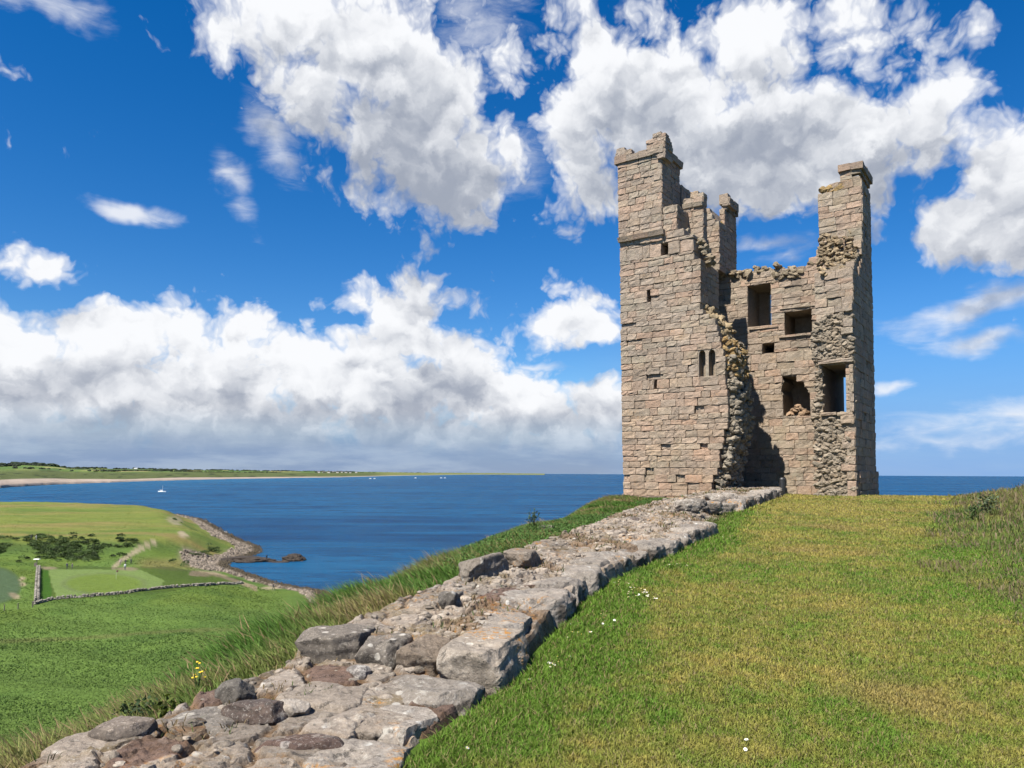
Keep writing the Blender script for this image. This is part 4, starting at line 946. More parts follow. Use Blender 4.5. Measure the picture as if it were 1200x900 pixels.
# lintel and sill of the large embrasure, sills of the others
def bar(mb, x0, x1, y0, y1, v, out=.03, dep=.5):
    a, b_ = loc(x0, y1, v), loc(x1, y0, v); block(mb, a[0], b_[0], a[1], b_[1], L0 + Vv * v, U, nF, dep, out, .012, PALS[rng.integers(7)] * .95)
mb = MB()
bar(mb, 959, 1000, 419.5, 427, VS, .12); bar(mb, 962, 981, 483, 487, VS, .10); bar(mb, 981.2, 1000, 483, 487, VS, .08)
a, b_ = loc(996.3, 483, VS), loc(1002, 427, VS); zc_ = a[1]
while zc_ < b_[1]: block(mb, a[0], uR - .02, zc_, min(zc_ + .42, b_[1]), L0 + Vv * VS, U, nF, .5, .1, .012, PALS[rng.integers(7)]); zc_ += .44
mb.build('embrasure_dressing', M_ASH, tower)
for nm_, *q_ in (('sill', 913, 956, 391.4, 396.5, VI, .10), ('lintel', 873, 907, 325.5, 333.2, VI, .03), ('lintel', 914, 956, 357, 363.6, VI, .04), ('sill', 878, 912, 382.4, 387, VI, .05)):
    mb = MB(); bar(mb, *q_); mb.build(nm_, M_ASH, tower)
# quoins running up the torn stub on the right
q_z = BASE
while q_z < zz(372):
    hq = rng.uniform(.28, .42); 
    if rng.uniform() < .62 and not (w3[0][1] - .35 < q_z < w3[2][1]):
        mb = MB(); block(mb, uR - rng.uniform(.3, .62), uR - .015, q_z, q_z + hq - .01, L0 + Vv * VS, U, nF, .5, rng.uniform(0, .12), .014, PALS[rng.integers(7)]); mb.build('quoin_stone', M_ASH, tower)
    q_z += hq
# outer face of the right wall (shaded)
zo = lambda py: locu(1005, py, uR)[1]
G = [(VS + .0, BASE), (vb, BASE), (vb - .05, zo(400)), (vb - .12, zo(207)), (VI + .06, zo(205)), (VI, zo(270)), (VI - .5, zo(282)), (VI - .2, zo(300)), (VI - .9, zo(308)), (VS + .9, zo(313)), (VS + .14, zo(316)), (VS + .12, zo(372)), (VS + .25, zo(400)), (VS + .05, zo(440))]
mb = MB(); ashlar(mb, G, [], L0 + U * uR, Vv, nR, ch=(.30, .44), bw=(.45, .95), depth=.36); mb.build('right_wall', M_ASH, tower)
mb = MB(); P0, Fs = box((uR - .30, VS + .2, BASE), (uR - .08, vb - .05, zo(322))); mb.add(L0 + P0[:, :1] * U + P0[:, 1:2] * Vv + P0[:, 2:] * Zz, Fs)
mb.build('wall_core', M_CORE, tower)
mb = MB(); zpl = zo(566); P0, Fs = box((uR - .1, VS + .4, BASE), (uR + .10, vb + .12, zpl)); 
ashlar(mb, [(VS + .5, BASE), (vb + .12, BASE), (vb + .12, zo(550)), (VS + .5, zo(550))], [], L0 + U * (uR + .07), Vv, nR, bw=(.5, 1.0), depth=.3); mb.build('plinth', M_ASH, tower)
cap('parapet', 985.5, 1008.5, 192.5, 207, VI, TH, .12, 'broken parapet on the right turret')
mb = MB(); a = loc(984, 220, VI); lumps(mb, 80, lambda a_, z_: True, L0 + Vv * (VI + .8), U, nF, ((loc(962, 222, VI)[0], loc(983, 217, VI)[0]), (loc(962, 226, VI)[1], loc(983, 217, VI)[1] + .05)), r=(.12, .24), out=(-1, .7), cols=lambda a_, z_: np.array([1.2, 1.0, .6]))
mb.build('rubble_top', M_RUB, tower)

# ------------------------------------------------------------------ low ruined wall in front
seg = np.array(WL); sl_ = np.hypot(*(seg[1:] - seg[:-1]).T); cum = np.concatenate([[0], np.cumsum(sl_)])
def wpos(al, w):
    al = np.asarray(al, float); w = np.asarray(w, float)
    xx = np.interp(al, cum, seg[:, 0]); yy = np.interp(al, cum, seg[:, 1]); e_ = .6
    dx = np.interp(al + e_, cum, seg[:, 0]) - np.interp(al - e_, cum, seg[:, 0]); dy = np.interp(al + e_, cum, seg[:, 1]) - np.interp(al - e_, cum, seg[:, 1]); n = np.hypot(dx, dy) + 1e-9
    return xx - dy / n * w, yy + dx / n * w
AL_STEP = 3.50
WWf = lambda al: np.interp(al, [-1, 0, 3.0, 3.5, 3.8, 6, 8, 10, 13, 17, 25, 36], [1.6, 1.62, 1.72, 1.85, 1.6, 1.5, 1.65, 1.95, 2.35, 2.8, 2.5, 2.3])
def wheight(al, w):
    h = np.where(al < AL_STEP, .10, np.interp(al, [3.5, 6, 10, 15, 17, 22, 24, 36], [.24, .25, .25, .25, .26, .28, .32, .34]))
    gap = ss(14.9, 15.6, al) * ss(22.6, 21.8, al); h = h * (1 - gap * ss(1.1, .6, w) * .85)
    return h
na = []; a_ = -.8
while a_ < cum[-1] + .4: na.append(a_); a_ += .0125 + .0028 * max(a_, 0)
na = np.array(na); nw = np.concatenate([np.linspace(-.02, 3.0, 170)])
A_, W_ = np.meshgrid(na, nw, indexing='ij'); al = A_.ravel(); w = W_.ravel()
x, y = wpos(al, w); xr, yr = wpos(al, 0 * w - .05); g0 = zt(xr, yr)
hh = wheight(al, w)
jx_ = .16 * fbm(p3(al * 6, w * 6), 4, 1); jy_ = .16 * fbm(p3(al * 6, w * 6), 4, 2)
f1, f2, idc, cx_, cy_ = worley((al + jx_) * 2.2, (w + jy_) * 2.9, 11); g1, g2, idf, _, _ = worley((al + jx_) * 8, (w + jy_) * 9, 12)
crack = ss(.16, .02, f2 - f1); crackf = ss(.2, .03, g2 - g1)
patch = ss(-.10, .10, fbm(p3(al * .9, w * 1.3), 3, 5) + np.where(al < AL_STEP, .12, -.02))    # 1 = big flat stones, 0 = fine rubble
det = patch * ((idc - .5) * .042 + ((al * 2.2 - cx_) * (idc - .5) + (w * 2.9 - cy_) * (_h((idc * 9999).astype(np.int64), (idc * 777).astype(np.int64), (idc * 0).astype(np.int64), 3) - .5)) * .045 - crack * .055) + (1 - patch) * ((idf - .5) * .06 - crackf * .035)
det += fbm(p3(al * 2, w * 2), 4, 31) * .10 + fbm(p3(al * 9, w * 9), 4, 32) * .04 + fbm(p3(al * 30, w * 30), 3, 33) * .02
edge_l = WWf(al) + .16 * fbm(p3(al * 1.4, 0 * al), 3, 44); edge_r = .05 + .04 * fbm(p3(al * 3, 0 * al), 2, 45)
fall = ss(edge_l + .14, edge_l - .03, w) * ss(edge_r - .06, edge_r + .04, w)
tr_ = .022; dq = det + .006 * fbm(p3(al * 14, w * 14), 3, 36); det = .35 * det + .65 * (np.floor(dq / tr_) * tr_ + tr_ * ss(.75, 1, dq / tr_ - np.floor(dq / tr_)))
det = np.maximum(det, -.042 + .03 * fbm(p3(al * 7, w * 7), 4, 66))
top = g0 + hh + det - .005 - .055 * ss(.55, .15, w)
gl = zt(x, y)
z = np.where(fall > .999, top, (gl - .12) * (1 - fall) + top * fall)
soil = np.clip(crack * patch * .9 + (1 - patch) * crackf * .5 + ss(.06, .22, fbm(p3(al * 1.7, w * 1.7), 4, 51)) * .9, 0, 1) * np.where(al < AL_STEP, 1, .75)
tnt = (np.array([1.0, 1.0, 1.0]) * (.72 + .6 * (patch * idc + (1 - patch) * idf))[:, None])
tnt = np.where(((idc > .86) & (patch > .5) & (al < 6))[:, None], np.array([.55, .44, .42]), tnt)
tnt = tnt * (1 - soil[:, None]) + np.array([.56, .40, .24]) * soil[:, None]
rwall = empty('ruined_wall', tuple(np.array([*wpos(9., 1.), .2])))
tag(rwall, 'low broken stone wall footing running from the foreground towards the tower', 'stone wall')
mesh_obj('rubble_core', np.stack([x, y, z], 1), grid_faces(len(na), len(nw))[:, ::-1], M_RUBW, rwall, tnt, False)
WZ = z.reshape(len(na), len(nw))
def wz(al, w): return float(WZ[np.argmin(abs(na - al)), np.argmin(abs(nw - w))])
def stone(name, mat, c3, fwd, size, parent=None, seed=0, box_p=7, amp=.05, sub=5, tilt=(0, 0), tint=(1, 1, 1), chip=.06, dark=.45):
    """a weathered stone block: a rounded box worn by noise"""
    v, f = ico(sub); q = v / (np.abs(v) ** box_p).sum(1, keepdims=True) ** (1. / box_p)
    S_ = np.array(size) / 2; P = q * S_; nrm = v; side = ss(.35, .75, np.maximum(np.abs(v[:, 0]), np.abs(v[:, 1]))) * (np.abs(P[:, 2]) < S_[2] * .8)
    n = fbm(P * 3.0 + seed * 7.3, 4, seed) * amp * 2 + fbm(P * 11 + seed, 4, seed + 1) * amp * 1.0 + fbm(P * 38 + seed, 3, seed + 5) * amp * .5
    k1 = vn(P * 4.5 + seed, seed + 9); n = n - chip * ss(.60, .85, k1)
    lay = np.sin(P[:, 2] * 60 + 6 * fbm(P * 4, 2, seed)) * .004
    for kf in range(16):
        hv = [_h(np.array([seed * 31 + kf]), np.array([c_]), np.array([7]), 3)[0] - .5 for c_ in range(4)]
        pn = np.sign(hv[:3]) * (np.abs(hv[:3]) + .08) if kf % 2 else np.array(hv[:3]); pn = pn / np.linalg.norm(pn); pd = P @ pn
        P = P - np.clip(pd - pd.max() * (.86 + .22 * hv[3]), 0, None)[:, None] * pn
    P = P + nrm * (n * .75 + lay)[:, None]
    crust_shade = ss(-.02, .10, fbm(P * 5 + seed * 3.1, 5, seed + 2)) * side * dark; tint = np.array(tint)[None] * (1 - crust_shade[:, None]) + np.array([.22, .21, .20]) * crust_shade[:, None]  # mottled black crust on the upright sides, also painted in to deepen their shade
    fw = np.array([fwd[0], fwd[1], 0]); fw = fw / np.linalg.norm(fw); rt = np.array([fw[1], -fw[0], 0])
    cx, sx = math.cos(tilt[0]), math.sin(tilt[0]); cy2, sy2 = math.cos(tilt[1]), math.sin(tilt[1])
    P = np.stack([P[:, 0] * cx - P[:, 2] * sx, P[:, 1], P[:, 0] * sx + P[:, 2] * cx], 1); P = np.stack([P[:, 0], P[:, 1] * cy2 - P[:, 2] * sy2, P[:, 1] * sy2 + P[:, 2] * cy2], 1)
    P = P[:, :1] * fw + P[:, 1:2] * rt + P[:, 2:] * Zz
    if parent is None:
        o = mesh_obj(name, P, f, mat, None, tint, False); o.location = tuple(c3)
    else: o = mesh_obj(name, P + np.array(c3), f, mat, parent, tint, False)
    return o
def wdir(al): a = np.array(wpos(al - .3, 0)); b_ = np.array(wpos(al + .3, 0)); d = b_ - a; return d / np.linalg.norm(d)
# facing blocks of the right-hand face
def facing(a0, a1, hgt, lens, deps, sd0, lift=.0):
    a = a0; k = sd0
    while a < a1 - .2:
        L = min(rng.uniform(*lens), a1 - a); dpt = rng.uniform(*deps); am = a + L / 2; h = hgt(am); L0_ = L; k_in = rng.uniform(-.05, .10)
        cx, cy_2 = wpos(am, dpt / 2 - .04 + k_in); gx_, gy_ = wpos(am, -.08); g = float(zt(np.array([gx_]), np.array([gy_]))[0])
        H = h + .22; stone('facing_block', M_WALL, (cx, cy_2, g + h - H / 2 + rng.normal(0, .015) + lift), wdir(am), (L - .025, dpt, H), rwall, k, 9, .028, 5 if am < 12 else 4, (rng.normal(0, .02), rng.normal(0, .03)), np.array([1, 1, 1.0]) * rng.uniform(.92, 1.2), .035, .85)
        a += L; k += 1
facing(-.6, 2.95, lambda a: .10 + .03 * math.sin(a * 3), (.45, .95), (.35, .7), 100)
facing(3.97, 15.2, lambda a: float(wheight(np.array(a), np.array(2.))) + .02 * math.sin(a * 5), (.65, 1.15), (.45, .8), 200)
facing(21.9, cum[-1] - .2, lambda a: .36, (.7, 1.2), (.5, .9), 300)
# big blocks at the step, left to right in the photo
def on_wall(al, w, name, mat, size, seed, label, up=.0, dirn=None, cat='stone block', group=None, **k):
    cx, cy_2 = wpos(al, w); gx_, gy_ = wpos(al, -.05); g = float(zt(np.array([gx_]), np.array([gy_]))[0])
    o = stone(name, mat, (cx, cy_2, g + up), dirn if dirn is not None else wdir(al), size, None, seed, **k); tag(o, label, cat, group); return o
GB = 'large squared blocks at the step of the low wall'
on_wall(3.50, .24, 'stone_block', M_WALL, (.92, .50, .36), 1, 'largest pale squared block on the right end of the step, overhanging the lawn', .10, group=GB, amp=.022, box_p=14, chip=.03, tint=(1.18, 1.15, 1.1))
on_wall(3.34, .66, 'stone_block', M_WALL, (.46, .36, .32), 2, 'brown grey block second from the right in the step, orange lichen on top', .10, group=GB, amp=.03, box_p=9, tint=(.80, .72, .64))
on_wall(3.38, 1.03, 'stone_block', M_GREY, (.46, .36, .33), 3, 'rounded grey block third from the right, ringed with white lichen', .11, group=GB, amp=.035, box_p=6, tint=(1.05, 1.02, .98))
on_wall(3.52, 1.50, 'stone_block', M_GREY, (.56, .52, .30), 4, 'flat topped dark grey block leftmost in the step, beside the grass', .12, group=GB, amp=.018, box_p=16, chip=.02, tint=(1.0, .96, .92))
# loose stones
def surf_z(x, y):
    d, s_, a_ = seg_dist(np.array([x]), np.array([y]), WL); w_ = float(d[0] * s_[0]); a_ = float(a_[0])
    return wz(a_, w_) if -.0 < w_ < float(WWf(a_)) + .1 else float(zt(np.array([x]), np.array([y]))[0])
def rest(px, py, hz_):
    d = ray(px, py); y = 3.2
    while y < 40:
        p = C0 + d * (y / d[1])
        if p[2] <= surf_z(p[0], p[1]) + hz_: break
        y *= 1.006
    return p
def at_px(px, py, name, mat, size, seed, label, zref, cat='stone', dirn=(.39, .92), **k):
    p = rest(px, py, size[2] * (.18 if size[1] < .43 else -.32)); o = stone(name, mat, p, dirn, size, None, seed, **k); tag(o, label, cat, 'loose stones on the wall'); return o
at_px(275, 815, 'loose_stone', M_GREY, (.24, .23, .20), 21, 'rounded grey boulder with white lichen spots beside the turf edge', .12, box_p=3, amp=.03, tint=(.8, .8, .78))
at_px(300, 838, 'loose_stone', M_BROWN, (.26, .38, .16), 22, 'reddish brown flat stone streaked with orange lichen', .10, box_p=4, amp=.03)
at_px(345, 884, 'loose_stone', M_BROWN, (.30, .52, .20), 23, 'largest dark brown slab at the bottom edge with an orange lichen rim', .10, box_p=4, amp=.03, tint=(.9, .85, .85))
at_px(343, 833, 'loose_stone', M_WALL, (.14, .20, .11), 24, 'small white topped stone with a black underside', .14, box_p=4, amp=.02, tint=(1.4, 1.4, 1.4))
at_px(310, 833, 'loose_stone', M_GREY, (.16, .22, .12), 25, 'small grey stone between the brown stone and the white one', .12, box_p=4, amp=.02, tint=(1.2, 1.2, 1.15))
at_px(420, 790, 'loose_stone', M_GREY, (.13, .16, .12), 26, 'small blue grey stone below the rounded lichen block', .17, box_p=4, amp=.02, tint=(1.1, 1.1, 1.15))
at_px(385, 822, 'loose_stone', M_WALL, (.50, .62, .14), 27, 'broad pale flat slab in the middle of the lower wall', .12, box_p=6, amp=.03, tint=(1.1, 1.05, 1.0))
at_px(145, 858, 'loose_stone', M_GREY, (.30, .28, .14), 28, 'flat grey stone sunk in the grass at the left of the lower wall', .02, box_p=4, amp=.02, tint=(1.15, 1.05, .98))
at_px(120, 884, 'loose_stone', M_WALL, (.42, .5, .14), 29, 'pale slab in the lower left corner of the wall', .05, box_p=8, amp=.03, tint=(1.1, 1.05, 1.0))
at_px(250, 858, 'loose_stone', M_GREY, (.45, .55, .18), 30, 'big cracked grey slab left of the brown slab', .08, box_p=5, amp=.035, tint=(1.15, 1.13, 1.1))
at_px(440, 855, 'loose_stone', M_WALL, (.36, .46, .13), 31, 'low pale stone right of the dark brown slab', .12, box_p=5, amp=.03, tint=(1.05, 1.0, .95))
at_px(480, 815, 'loose_stone', M_WALL, (.36, .44, .12), 32, 'low grey stone in front of the largest step block', .12, box_p=5, amp=.025, tint=(.95, .92, .88))
at_px(566, 668, 'loose_stone', M_WALL, (.95, .36, .30), 33, 'long upright lichen crusted grey slab along the left edge of the wall', .42, tilt=(0, .25), box_p=9, chip=.02, amp=.03, tint=(.85, .83, .8))
at_px(612, 655, 'loose_stone', M_WALL, (.58, .40, .24), 34, 'lichen spotted boulder behind the long upright slab', .50, box_p=8, chip=.02, amp=.035, tint=(.85, .8, .75))
at_px(528, 702, 'loose_stone', M_GREY, (.30, .22, .18), 35, 'small mottled dark stone on the left edge nearest the long upright slab', .40, box_p=4, amp=.04, tint=(.85, .85, .85))
at_px(640, 624, 'loose_stone', M_WALL, (.52, .42, .34), 36, 'square dark grey stone furthest along the left edge, in the nettles', .58, box_p=9, chip=.02, amp=.03, tint=(.8, .78, .76))
at_px(643, 643, 'loose_stone', M_WALL, (.40, .55, .22), 37, 'dark flat stone in the middle of the wall top', .55, box_p=5, amp=.04, tint=(.7, .68, .66))
at_px(742, 612, 'loose_stone', M_BROWN, (.36, .45, .22), 38, 'dark rounded stone on the far part of the wall', .76, box_p=3, amp=.03, tint=(1.1, 1.1, 1.1))
for i, (a, b_, s_, lab) in enumerate([(818, 591, .5, 'grey boulder leftmost in the heap below the broken tower end'), (830, 595, .62, 'flat topped grey boulder in the middle of the heap'), (845, 596, .55, 'dark boulder right of the flat topped one in the heap'), (856, 594, .42, 'smallest pale boulder at the right of the heap'), (838, 585, .6, 'pale boulder on top of the heap'), (853, 583, .5, 'brown boulder at the back right of the heap'), (805, 593, .55, 'low boulder at the left foot of the heap')]):
    p = rest(a, b_ + 1, s_ * .2); o = stone('boulder', M_WALL, p, (1, .3), (s_ * 1.2, s_, s_ * .7), None, 50 + i, box_p=4, amp=.06, sub=4, tint=np.ones(3) * (.8 + .08 * i)); tag(o, lab, 'boulder', 'heap of boulders below the tower')
# small rubble strewn on the wall top
mb = MB(); v, f = ico(2)
for k in range(1500):
    a = rng.uniform(0, 1) ** 1.1 * 34 - .3; w_ = rng.uniform(.3, 1) * float(WWf(a)); r = rng.uniform(.008, .030) * (1 + .035 * a) * (1 if rng.uniform() < .85 else 1.8)
    xx, yy = wpos(a, w_); P = v * (1 + .5 * fbm(v * 1.7 + k * .37, 2, 3))[:, None] * np.array([rng.uniform(.8, 1.6), rng.uniform(.8, 1.4), rng.uniform(.4, .8)]) * r
    th = rng.uniform(0, 6.28); P = np.stack([P[:, 0] * math.cos(th) - P[:, 1] * math.sin(th), P[:, 0] * math.sin(th) + P[:, 1] * math.cos(th), P[:, 2]], 1)
    mb.addn(P + np.array([xx, yy, wz(a, w_) - r * .12]), f, np.array([1, .97, .93]) * rng.uniform(.6, 1.5))
o = mb.build('small_stones', M_WALL, rwall); o['kind'] = 'stuff'
# dry tufts in the cracks of the wall
N = 9000; al = rng.uniform(0, 1, N) ** 1.4 * 33; w = rng.uniform(.2, 1, N) * WWf(al); nz = fbm(p3(al * 1.7, w * 1.7), 4, 51); k = nz > .07; al, w = al[k], w[k]; x, y = wpos(al, w)
pos = np.stack([x, y, [wz(a, b_) for a, b_ in zip(al, w)]], 1); N = len(x)
c = np.where(rng.uniform(0, 1, (N, 1)) < .3, np.array([.07, .12, .02]), np.array([.24, .18, .09])) * rng.uniform(.6, 1.4, (N, 1))
blades('wall_tufts', pos, rng.uniform(.02, .06, N) * (1 + .03 * al), .0016 + .0005 * y, rng.uniform(.4, 1.4, N), rng.uniform(0, 6.28, N), c, 'dry grass tufts growing in the gaps of the low wall')
# small black post at the far end of the wall
p = on_y(917, 571, 33.6); V, Fs = lathe([(.14, -.4), (.14, .36), (.11, .42), (.03, .44)], 10); o = mesh_obj('short_post', V, Fs, simple('black_paint', (.02, .02, .02), .5)); o.location = tuple(p); tag(o, 'short black post at the far end of the low wall by the tower', 'post')

# ------------------------------------------------------------------ flowers and weeds
M_PETAL = simple('white_petal', (.82, .82, .80), .7, .05); M_YEL = simple('yellow_flower', (.75, .52, .02), .6, .1); M_STEM = simple('stem', (.06, .12, .02), .8)
V = []; Fs = []
for k in range(12):
    a = k * math.pi / 6; r0, r1 = .003, .011
    b0 = len(V)
    for (r, da, zz_) in ((r0, -.2, .052), (r1, -.2, .053), (r1 * 1.08, 0, .054), (r1, .2, .053), (r0, .2, .052)): V.append((r * math.cos(a + da), r * math.sin(a + da), zz_))
    Fs.append([b0, b0 + 1, b0 + 2, b0 + 3, b0 + 4])
dv, df = lathe([(.0012, 0), (.001, .05), (.004, .052), (.0035, .056), (.0005, .0575)], 6); b0 = len(V); V += [tuple(q) for q in dv]; Fs += [[i + b0 for i in f_] for f_ in df]
d0 = mesh_obj('daisy', np.array(V), Fs, M_PETAL); d0.data.materials.append(M_YEL); d0.data.materials.append(M_STEM)
mi = np.zeros(len(Fs), np.int32); mi[12:] = 1; mi[12:18] = 2; d0.data.polygons.foreach_set('material_index', mi)
dz = [(757, 700, 9, 5, 12), (768, 704, 8, 3, 6), (737, 691, 14, 6, 7), (724, 688, 8, 5, 5), (742, 706, 12, 5, 4), (662, 773, 9, 5, 4), (645, 784, 9, 4, 6), (668, 750, 10, 6, 3), (700, 727, 14, 8, 6), (714, 735, 9, 4, 4), (518, 876, 4, 4, 1), (540, 886, 3, 3, 1), (874, 880, 4, 5, 2), (728, 672, 8, 5, 5), (848, 632, 6, 3, 4), (800, 660, 30, 10, 5), (690, 745, 20, 12, 4), (620, 760 + 40, 10, 8, 3)]
first = True
for a, b_, sx, sy, n in dz:
    for k in range(n):
        p = on_z(a + rng.normal(0, sx * .6), b_ + rng.normal(0, sy * .6), .15)
        for _ in range(4): p = on_z(*proj(p), float(zt(np.array([p[0]]), np.array([p[1]]))[0])) 
        sd = wall_side(np.array([p[0]]), np.array([p[1]]))[0][0]
        if sd > -.08: continue
        o = d0 if first else d0.copy()
        if not first: COL.objects.link(o)
        first = False; s_ = rng.uniform(.75, 1.15); o.location = tuple(p); o.scale = (s_, s_, s_ * rng.uniform(.8, 1.3)); o.rotation_euler = (rng.normal(0, .25) + .25, rng.normal(0, .25), rng.uniform(0, 6))
        tag(o, 'small white daisy open in the mown grass beside the low wall', 'daisy', 'daisies in the lawn by the wall')
def edge_pt(px, py, d):
    p = on_y(px, py, d); p[2] = float(zt(np.array([p[0]]), np.array([p[1]]))[0]); return p
# ragwort
p = on_y(232, 772, 5.6); p[2] = float(zt(np.array([p[0]]), np.array([p[1]]))[0]); e = empty('ragwort_plant', p); tag(e, 'yellow flowered plant standing above the grass at the edge of the slope', 'wild flower')
hz = (on_y(232, 760, 5.6)[2] - p[2]) * .62
mb = MB(); heads = []
for k in range(6):
    a = rng.uniform(0, 6.28); tip = np.array([math.cos(a) * rng.uniform(0, .06), math.sin(a) * .05, hz + rng.uniform(-.06, .05)]); n = 6
    for i in range(n):
        q0 = np.array([tip[0] * (i / n) ** 2, tip[1] * (i / n) ** 2, tip[2] * i / n]); q1 = np.array([tip[0] * ((i + 1) / n) ** 2, tip[1] * ((i + 1) / n) ** 2, tip[2] * (i + 1) / n])
        V, Fs = box((-.003, -.003, 0), (.003, .003, 1)); V = q0 + (q1 - q0) * V[:, 2:] + V * np.array([1, 1, 0]); mb.add(V, Fs)
    for j in range(2): heads.append(tip + rng.normal(0, .016, 3))
o = mb.build('stem', M_STEM); o.parent = e
for q in heads:
    V, Fs = lathe([(.002, 0), (.011, .005), (.008, .010), (.002, .012)], 8); o = mesh_obj('flower_head', V + q, Fs, M_YEL); o.parent = e
def leafy(name, px, py, d, hgt, n, wid, colr, label, cat):
    p = edge_pt(px, py, d); e = empty(name, p); tag(e, label, cat)
    mb = MB(); pts = []; szs = []
    for k in range(max(3, n // 40)):
        a = rng.uniform(0, 6.28); r = rng.uniform(0, wid * .5); tip = np.array([math.cos(a) * r, math.sin(a) * r, hgt * rng.uniform(.7, 1)])
        V, Fs = box((-.006, -.006, 0), (.006, .006, 1)); mb.add(tip * V[:, 2:] * np.array([1, 1, 1]) + V * np.array([1, 1, 0]), Fs, (.06, .1, .02))
        for i in range(80): f_ = rng.uniform(.15, 1); pts.append(tip * f_ + rng.normal(0, .035 + .05 * (1 - f_), 3) * wid / .3); szs.append(rng.uniform(.015, .032) * wid / .3)
    V, FA = leafcards(np.array(pts), np.array(szs)[:, None]); c = np.repeat(np.array(colr) * rng.uniform(.5, 1.5, (len(pts), 1)), 4, 0)
    o = mb.build('stem', M_LEAF); o.parent = e; o = mesh_obj('leaves', V, FA, M_LEAF, None, c); o.parent = e; return e
leafy('thistle_plant', 158, 838, 5.0, .27, 160, .22, (.05, .09, .03), 'dark green thistle standing out of the straw grass at lower left', 'thistle')
leafy('nettle_plant', 205, 835, 4.9, .2, 160, .3, (.10, .13, .02), 'yellow green leafy weed just left of the rounded boulder', 'weed')
leafy('dock_plant', 626, 610, 17.5, .62, 40, .34, (.08, .11, .03), 'tall thin dock stalk rising above the nettles against the sea', 'dock')
leafy('thistle_plant', 1158, 592, 20, .62, 120, .5, (.13, .17, .085), 'bushy thistle on the skyline of the right bank', 'thistle')
leafy('thistle_plant', 1140, 600, 19, .42, 80, .4, (.10, .16, .05), 'smaller green weed left of the skyline thistle on the bank', 'thistle')
# nettle bed: leafy dark green growth on the verge
N = 95000; al = rng.uniform(5.5, 30, N); w = rng.uniform(1.2, 5.0, N); x, y = wpos(al, w); de, se, _ = seg_dist(x, y, EDGE); out = np.where(in_poly(x, y, PLATEAU), -1, 1) * de
nz = fbm(p3(x * .5, y * .5), 3, 91); k = (out < 1.2) & (nz < .08) & (w > WWf(al) + .15 + .25 * fbm(p3(al, al), 2, 3)); x, y, nz = x[k], y[k], nz[k]; N = len(x)
hgt = rng.uniform(0, 1, N) ** .6 * (.16 + .14 * ss(6, 12, y) - .16 * ss(16, 26, y)) * (.7 + .9 * np.clip(.3 - nz, 0, .7))
pts = np.stack([x, y, zt(x, y) + hgt], 1); V, FA = leafcards(pts, rng.uniform(.007, .017, (N, 1)) * (1 + .025 * y[:, None]))
c = np.repeat(np.array([.105, .205, .042]) * rng.uniform(.5, 1.6, (N, 1)), 4, 0)
tag(mesh_obj('nettles', V, FA, M_LEAF, None, c), 'dense green nettles along the left side of the low wall', 'nettles', None, 'stuff')

# ------------------------------------------------------------------ sun and sky
EL = R_(53); AZ = R_(43)                    # the sun stands behind the camera, to the left
S2 = np.array([-math.sin(AZ) * math.cos(EL), -math.cos(AZ) * math.cos(EL), math.sin(EL)])
sd_ = bpy.data.lights.new('sun', 'SUN'); sd_.energy = 5.0; sd_.angle = R_(.5); sd_.color = (1, .95, .87)
so = bpy.data.objects.new('sun', sd_); so.rotation_euler = Vector(S2).to_track_quat('Z', 'Y').to_euler(); COL.objects.link(so); so.location = (-30, -30, 40)
wd = bpy.data.worlds.new('World'); SC.world = wd; wd.use_nodes = True; nt = wd.node_tree; nt.nodes.clear(); t = NT(nt)
sky = t.node('ShaderNodeTexSky', sky_type='NISHITA'); sky.sun_disc = False; sky.sun_elevation = EL; sky.sun_rotation = math.pi + AZ; sky.altitude = 30; sky.air_density = 1.0; sky.dust_density = .05; sky.ozone_density = 3.0
hs_ = t.node('ShaderNodeHueSaturation'); hs_.inputs['Saturation'].default_value = 1.42; hs_.inputs['Value'].default_value = 1.04; t.l.new(sky.outputs[0], hs_.inputs['Color'])
bg = t.node('ShaderNodeBackground'); t.put(bg.inputs[0], t.mix(1.0, hs_.outputs[0], (.86, .96, 1.14), 'MULTIPLY')); bg.inputs[1].default_value = .053
